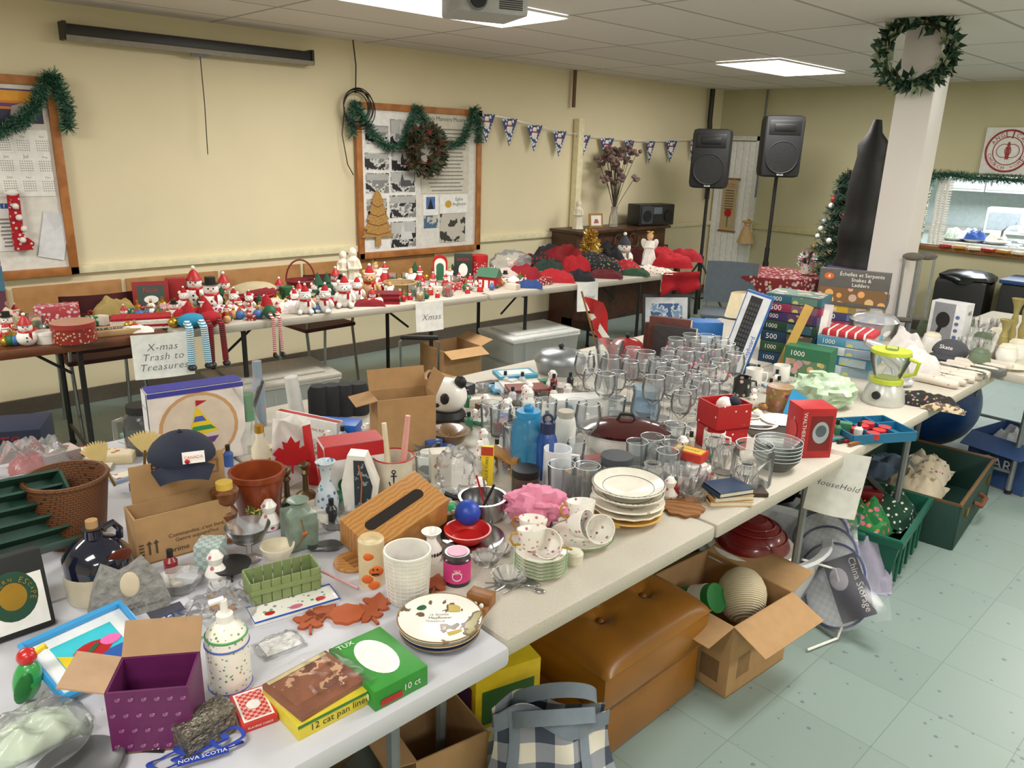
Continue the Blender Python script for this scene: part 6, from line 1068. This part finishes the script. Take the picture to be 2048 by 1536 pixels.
put('folded_towel','white towel with red stripes on boxes','towel',G().box(.22,.18,.03,MP('wave','ece6e0','b83038',8,.12,.9),bv=.012),p+Vector((0,0,z)),f=-12)
p=on(1695,668,TT);z=stackb(p,[('2f6a3c','CLASSIC',.045,'5a6a4a'),('8a2a4a','GAME',.045,'7a5a6a'),('3a3a6a','1000',.045,'5a6a8a'),('c8a030','GAME',.04,'8a7a4a')],-6,'flat board game boxes',.34,.24,'board_game_box')
put('snakes_and_ladders_box','large printed board game box Snakes and Ladders','board game',G().box(.36,.26,.05,M('5a5856',.5),bv=.003).box(.36,.04,.15,M('5a5856',.5),(0,-.11,.05),bv=.003).decals(.36,.26,.2,[('F','t','Échelles et Serpents\nSnakes &\nLadders',.1,.76,.62,WH),('F','r',0,.3,.96,.4,MP('conf','7a5a3a','e0a050',18,.4,.5)),('F','c',-.36,.8,.07,.09,ORG),('F','t','4',-.36,.8,.04,WH)]),p+Vector((0,0,z)),f=-4)
p=on(1462,742);put('keyboard_box','tall white and blue keyboard box standing','box',G().box(.12,.045,.38,M('2a62a8',.5),bv=.002).decals(.12,.045,.38,[('F','r',0,.5,.92,.95,M('e4e8ee',.5)),('F','r',-.05,.55,.45,.8,M('2a2c30',.4)),('F','t','Keyboard',.36,.35,.9,BLU,90)]+[('F','r',-.19+.1*(i%4),.19+.056*(i//4),.07,.038,M('4a4c52',.5)) for i in range(52)]),p,f=-12,ry=13,rx=-6)
p=on(1415,735);put('blue_carton','blue printed carton standing upright','box',G().box(.14,.1,.2,M('2a6ab0',.5),bv=.002).decals(.14,.1,.2,[('F','r',0,.5,.85,.4,M('b8d0e0',.5))]),p+BKW*.12,f=20)
p=on(1556,742);put('clipboard','narrow yellow board leaning upright','board',G().box(.04,.01,.33,M('c8a050',.5)),p,f=-10,ry=16,rx=-8)
put('clear_pouch','clear zip pouch with white paper','pouch',[('pouch_film',G().box(.13,.01,.17,GLS('eeeef0',.5,.15),bv=.004)),('white_paper',G().box(.1,.004,.13,WH,(0,-.007,.01)))],on(1618,735)+Vector((0,0,.14)),f=-10,rx=-10)
put('puzzle_box','green and white printed puzzle box','box',G().box(.2,.12,.14,M('2a6a4a',.5)).decals(.2,.12,.14,[('F','t','1000',-.2,.8,.3,WH),('F','r',0,.35,.9,.5,MP('conf','5a7a5a','c8a060',30,.5,.5))]),on(1615,752),f=-15)
bz('white_product_carton','white printed carton beside puzzles','box',1330,745,80,40,20,M('c8ccd0',.5),f=10)
p=on(1735,722);put('food_steamer','cream kitchen appliance with clear bowl','kitchen appliance',[('base',G().lathe([(0,0),(.09,0),(.1,.02),(.08,.1),(.09,.12),(0,.12)],CR,seg=32)),('clear_bowl',G().lathe([(.09,.12),(.11,.16),(.115,.21),(.112,.21),(.105,.16),(.08,.122)],GL,seg=32).tor(.113,.0015,RIM,(0,0,.21))),('lid',G().lathe([(.115,.21),(.09,.235),(.03,.245),(.03,.26),(0,.26)],GLS('e0e4e8',.35),seg=32))],p)
put('chrome_kettle_arm','silver electric kettle body','kitchen appliance',G().tube([(.1,0,.03),(.07,0,.1),(-.02,0,.17),(-.08,0,.19)],[.035,.04,.03,.015],M('c8cacc',.2,.7),12).ell(.08,.05,.02,M('c8cacc',.3,.5),(.07,0,.02)),on(1755,768),f=15)
p,k,hh=q(1642,810);put('green_plastic_bag','pale green plastic grocery bag','plastic bag',[('bag_body',G().ell(58*k,44*k,34*k,M('b4ccac',.35,bp=.5,ns=40),(0,0,31*k),seg=36,amp=.3,fr=4,sd=5)),('handle',G().tube([(-20*k,-10*k,56*k),(-28*k,-20*k,70*k),(-8*k,-18*k,72*k),(0,-8*k,58*k)],4*k,M('b4ccac',.35)))],p);put('blue_card','bright blue folded card','card',G().prism([(-.05,0),(.05,0),(.035,.08),(-.02,.11)],.003,M('2a9ad8',.5),(0,0,0),(80,0,0)),q(1590,835)[0],f=10)
LN=M('d4cecb',.9,bp=.4,ns=30)
heap('white_cloth_pile','pile of rumpled white linens','cloth',1825,752,100,80,56,LN,sd=3,amp=.4,fr=5,n=36)
heap('white_cloth_pile','white linen and cable heap','cloth',1800,708,90,60,48,M('dcd6d4',.9,bp=.4,ns=30),sd=8,amp=.4,fr=5,n=36)
heap('patterned_scarf','dark patterned scarf heap on table','cloth',1850,808,120,60,22,MP('conf','1e1c1a','8a3a30',60,.3,.9),sd=4,amp=.4,n=24)
heap('beige_cloth','beige fringed placemats on table edge','cloth',1885,820,80,34,12,MP('spots','5a4a3a','b8a888',50,.5,.9),sd=6)
for i in range(8):
    p=on(1862+i*16,768-i*5);put('rolled_linen','rolled cream linen with red stripe','linen',G().lathe([(0,0),(.018,0),(.02,.01),(.02,.2),(.016,.22),(0,.22)],MP('conf','d4cabc','c05050',30,.14,.9),at=(-.11,0,.02),rot=(0,90,0)),p,f=-15+R.uniform(-8,8),grp='rolled linens')
for i in range(12):
    p=on(1900+R.uniform(-40,70),770+R.uniform(-18,10)-(i%3)*4)
    if p.y>.98 or p.x>4.2:put('dinner_fork','silver table fork on linens','fork',G().box(.12,.008,.002,ST,(0,0,.004)).box(.04,.018,.002,ST,(.07,0,.004)),p+Vector((0,.03,.03)),f=R.uniform(-40,10),grp='forks beside linens')
c,b_=cap(.085,M('45474d',.9),M('3e4046',.9));c.text('Skate',.06,WH,(0,-.084,.04),(68,0,0));put('baseball_cap','dark grey baseball cap','cap',[('crown',c),('visor',b_)],on(1898,718)+Vector((0,0,.035)),f=-15)
p=on(1890,690);put('headset_box','grey and white headset product box','box',G().box(.18,.1,.24,M('e0e0e2',.5),bv=.002).decals(.18,.1,.24,[('F','r',-.1,.5,.6,.96,M('8a8c92',.5)),('F','c',-.1,.6,.2,.18,BK),('F','p',[(-.15,.55),(-.3,.15),(-.2,.12),(-.05,.5)],BK),('R','t','i40',0,.8,.4,TXB)]+[('F','c',.3,.25+.15*i,.06,.04,M('5a6a9a',.5)) for i in range(4)]),p,f=-20)
bz('black_electronics_box','small grey electronics box','box',1975,748,56,36,14,M('5a5c58',.4),f=-20)
bz('black_phone_box','flat grey device box','box',1935,752,50,36,10,M('6a6c66',.4),f=20)
for(u,v,r)in((1945,690,34),(1975,715,26),(1940,708,26),(1965,668,26),(1915,665,22),(2000,672,22)):
    bowl('pressed_glass_bowl','pressed glass bowl on far table',u,v,r,30,CRY,wob=.05,n=16)
for i,(u,v) in enumerate(((1860,700),(1925,672),(1990,690),(1955,735),(2010,725),(1850,672),(1870,660),(1960,700),(2030,715),(1900,655))):
    put('white_stoneware_jar',['white lidded jar on far table','small green stone pot on far table'][i%2],'jar',[('jar_body',G().lathe([(0,0),(.04,0),(.05,.04),(.04,.08),(0,.08)],[WH,M('6a7a62',.5)][i%2])),('lid',G().lathe([(.042,.08),(.03,.095),(0,.1)],[CR,M('5a6a52',.5)][i%2]))],on(u,v),grp='small jars on far table')
for i,(u,v) in enumerate(((1985,735),(2020,738),(1950,722))):plate('serving_plate','cream serving plate on far table',u,v,30,CR,grp='plates on far table')
for(u,v,h_)in((2016,700,.28),(2038,690,.34),(1998,715,.2)):
    put('gold_candlestick','tall turned pale gold candlestick','candlestick',G().lathe([(0,0),(.05,0),(.045,.015),(.015,.04),(.022,.09),(.012,.13),(.02,h_*.55),(.012,h_*.7),(.018,h_*.85),(.035,h_),(.03,h_),(0,h_-.01)],M('a89a60',.4,.4)),on(u,v),grp='pale gold candlesticks')
put('glass_teapot','clear glass teapot on far table','teapot',teapot(CRY,.05),on(1975,668))
p=on(1120,745);put('roasting_pan','aluminium roaster with domed lid','roaster',[('pan',G().lathe([(0,0),(.1,0),(.115,.05),(.12,.055),(0,.055)],ALUM,seg=36,sc=(1,.8,1))),('lid',G().lathe([(.118,.055),(.115,.075),(.09,.1),(.04,.112),(0,.113)],ALUM,seg=36,sc=(1,.8,1))),('knob',G().ell(.013,.013,.012,BK,(0,0,.124)))],p)
put('red_canister','dark red lidded enamel pot','pot',[('pot_body',G().lathe([(0,0),(.065,0),(.08,.03),(.08,.12),(.065,.145),(0,.145)],RH)),('lid',G().lathe([(.068,.145),(.05,.16),(0,.17)],RH).ell(.012,.012,.012,BK,(0,0,.18)))],on(1250,748))
p=on(1345,742)
for i,(w,h_,c)in enumerate(((.19,.21,'2e2a2c'),(.19,.24,'5a2a20'),(.18,.2,'4e241c'))):put('leather_album','dark leather album standing upright','book',G().box(w,.035,h_,M(c,.5,bp=.3),bv=.004).box(w*.96,.028,h_*.97,M('d8ccb0',.8),(.006,0,.004)),p+Vector((-.01+i*.02,.045*i,0)),f=-10,rx=-3,grp='leather albums')
lz('tall_glass_vase','tall clear glass vase','vase',1212,800,[(0,0),(22,0),(20,60),(28,115),(26,115),(17,58),(0,5)],GL)
p=on(1200,785);g=G().sheet(lambda u,v:(-.1+.13*v+.09*u*(1-v*.7)+.008*math.sin(v*9),.015*math.sin(v*8+u*4),.40-.26*v-.02*u),8,18,RD);g.sheet(lambda u,v:(-.075+.07*v+.03*u,-.004+.015*math.sin((.25+.3*v)*8+u),.33-.09*v),4,6,WH);put('canadian_flag','small red and white flag on stick','flag',[('flag_cloth',g),('stick',G().tube([(.03,0,.02),(-.1,0,.42)],.004,WD))],p,f=0)
put('table_lamp','small table lamp with cream shade','lamp',[('lamp_base',G().lathe([(0,0),(.05,0),(.05,.01),(.015,.03),(.03,.1),(.012,.2),(0,.2)],M('b8a888',.4))),('lamp_shade',G().lathe([(.08,.17),(.045,.29),(.043,.29),(.078,.17)],M('e8d8b4',.7)))],on(1480,695),f=0,ry=-6)
for i in range(5):bz('flat_book','thin printed booklet on table','book',1005+i*12,775+R.uniform(-6,6),80,46,5,M(['c8b89a','2a8ab0','a8b8c8','d8d0c0','7a3a30'][i],.6),f=R.uniform(-30,30),z=TT+.007*i,grp='booklets on table')
bz('teal_book','blue and teal picture book','book',1030,752,80,50,8,M('4a9ab8',.4),[('T','r',0,.5,.8,.6,M('e0e0d8',.5))],f=20,z=TT+.03)
fcol=['c8c8cc','3a5aa0','d8d0c0','8a2a2c','2a2a2e','b0c8d8','e8e4da','6a4a30','3a7a5a']
zones=[(930,1170,770,860,60),(560,760,880,930,12),(1440,1600,740,800,18),(1290,1480,700,745,16),(840,1000,880,960,14),(1180,1420,870,960,20),(640,760,900,960,6),(230,480,925,1000,16),(540,700,1010,1060,10),(860,1200,1000,1060,10),(340,480,1150,1180,5),(1200,1420,960,1010,10),(980,1160,870,930,8),(1600,1720,850,890,6)]
fb=None;fj=None
for (a,b_,c,d,n_) in zones:
    for i in range(n_):
        p=on(R.uniform(a,b_),R.uniform(c,d))
        if p.y>2.45 or p.y<1.0: continue
        ty=i%4;cc=R.choice(fcol)
        if ty==0:put('small_packet','small mixed packaged household item','packet',G().box(R.uniform(.04,.09),R.uniform(.03,.06),R.uniform(.01,.05),M(cc,.5),bv=.004),p,f=R.uniform(-60,60),grp='small packaged items')
        elif ty==1:put('small_bottle','small bottle with dark cap','bottle',[('bottle',G().lathe([(0,0),(.014,0),(.015,.04),(.007,.05),(0,.05)],M(cc,.3))),('cap',G().cyl(.007,.018,BK,(0,0,.05)))],p,grp='small bottles')
        elif ty==2:
            if fb is None:fb=put('small_glass_dish','small clear glass dish on table','dish',G().lathe([(0,0),(.02,0),(.035,.025),(.033,.025),(.018,.004),(0,.004)],CRY,wob=.05,n=12,seg=36),p,grp='small glass dishes')
            else:dup(fb,p,s=R.uniform(.8,1.4))
        else:
            if fj is None:fj=put('small_china_ornament','small white china ornament','ornament',G().lathe([(0,0),(.018,0),(.022,.015),(.012,.035),(.016,.05),(.008,.062),(0,.064)],FL2),p,grp='small china ornaments')
            else:dup(fj,p,s=R.uniform(.7,1.3))
lz('white_cloth_lump','white cotton figure on table','ornament',856,935,[(0,0),(20,0),(24,12),(14,24),(16,32),(0,38)],WHF)
p,k,hh=q(70,935);put('clear_plastic_bag','clear plastic bag of red christmas items','plastic bag',G().heap(140*k,70*k,50*hh,PLA,4,8,.6,22),p);put('red_ribbon_pack','red ribbon packet inside bag','ribbon',G().heap(90*k,50*k,26*hh,RD,7,8,.5),p)
bz('floral_card_box','small card box with floral print','box',225,920,85,50,16,M('d8c8a0',.6),[('T','r',0,.5,.9,.8,MP('conf','e8dcc0','c84a3a',40,.3,.5))],f=-15)
bz('cd_stack','stack of clear disc cases','cd case',120,925,66,50,26,MP('wavez','b8a8a8','5a4a4c',60,.5,.3),[('T','r',0,.5,.95,.95,MP('conf','c8b8b0','6a3a60',30,.5,.3))],f=20)
for i,(u,v,c) in enumerate(((170,905,'b83a3a'),(190,940,'e0d8c8'),(250,955,'8a9ab0'),(560,900,'d8c8b0'))):bz('greeting_card_pack','flat packet of cards on table','packet',u,v,60,40,6,M(c,.6),[('T','r',0,.5,.7,.7,MP('conf','e8dcc8','b84a4a',40,.3,.5))],f=R.uniform(-40,40),grp='flat card packets')
heap('dark_cloth_heap','dark green cloth bag on table','cloth',30,1000,100,70,40,M('3a4034',.9,bp=.3),sd=9)
p,k,hh=q(70,1475);put('clear_zip_bag','clear plastic bag with pale green cloth','plastic bag',[('bag_film',G().heap(200*k,140*k,52*hh,GLS('f8f8f8',.12,.08,.25),5,6,.4,34)),('cloth_inside',G().heap(150*k,110*k,32*hh,M('c4d4bc',.8),6,6,.3,24))],p,f=14)
lz('glass_baking_dish','clear glass baking dish','glass dish',80,1515,[(0,0),(80,0),(96,30),(100,34),(94,32),(78,6),(0,5)],GL)
lz('grey_serving_dish','dark grey round serving dish','dish',160,1545,[(0,0),(60,0),(84,14),(80,16),(56,5),(0,5)],M('4a4a4c',.4))
p,k,hh=q(275,1500);put('black_measuring_strip','black fabric strip with white marks','strip',G().box(.09,.012,.002,BK,(0,0,.001)).decals(.09,.012,.003,[('T','r',-.4+.1*i,.5,.02,.7,WH) for i in range(9)]),p,f=-30)
p,k,hh=q(350,1268);put('printed_zip_bag','clear bag with blue lettering and white knit inside','plastic bag',[('knit_contents',G().heap(190*k,90*k,16*hh,M('dcdce0',.9,bp=.5,ns=80),7,8,.4,24)),('bag_lettering',G().text('Patons',120*k,M('2a3a7a',.5),(-30*k,34*k,20*hh),(25,0,0))),('bag_film',G().heap(205*k,105*k,20*hh,GLS('f8f8f8',.06,.06,.25),8,10,.5,28))],p,f=14)
p,k,hh=q(440,1232);put('clear_plastic_wrap','heap of clear crinkled plastic packaging','plastic bag',G().heap(150*k,100*k,36*hh,GLS('f6f6f8',.1,.06,.25),9,8,.6,34),p);put('wooden_rake_set','small wooden utensils in plastic','utensil',G().box(80*k,14*k,.008,BAM,bv=.002).box(14*k,50*k,.008,BAM,(0,0,.008)),p,f=30)
p,k,hh=q(320,1235);put('printed_towel','white printed towel in bag','towel',G().box(130*k,60*k,.01,M('dcdce4',.8),bv=.004).decals(130*k,60*k,.01,[('T','r',.1,.5,.5,.6,M('4c4c58',.7))]),p,f=14)
p,k,hh=q(560,1290);put('clear_cello_bag','flat clear cellophane bag with white card','plastic bag',[('bag_film',G().heap(90*k,70*k,10*hh,GLS('fafafa',.06,.05,.25),12,10,.6,24)),('white_card',G().box(70*k,50*k,.002,PAP,(0,0,.002)))],p,f=20)
# ---------- camera / world
cd=bpy.data.cameras.new('camera');cd.sensor_width=36;cd.lens=FP/2048*36;cd.clip_start=.05;co=bpy.data.objects.new('camera',cd)
mt=Matrix((CX,-CD,-FW)).transposed().to_4x4();mt.translation=CAM;co.matrix_world=mt;bpy.context.scene.collection.objects.link(co);bpy.context.scene.camera=co
w=bpy.data.worlds.new('world');bpy.context.scene.world=w;w.use_nodes=True;w.node_tree.nodes['Background'].inputs[0].default_value=(1,.97,.92,1);w.node_tree.nodes['Background'].inputs[1].default_value=.25
vs_=bpy.context.scene.view_settings;vs_.view_transform='Standard';vs_.gamma=1.04
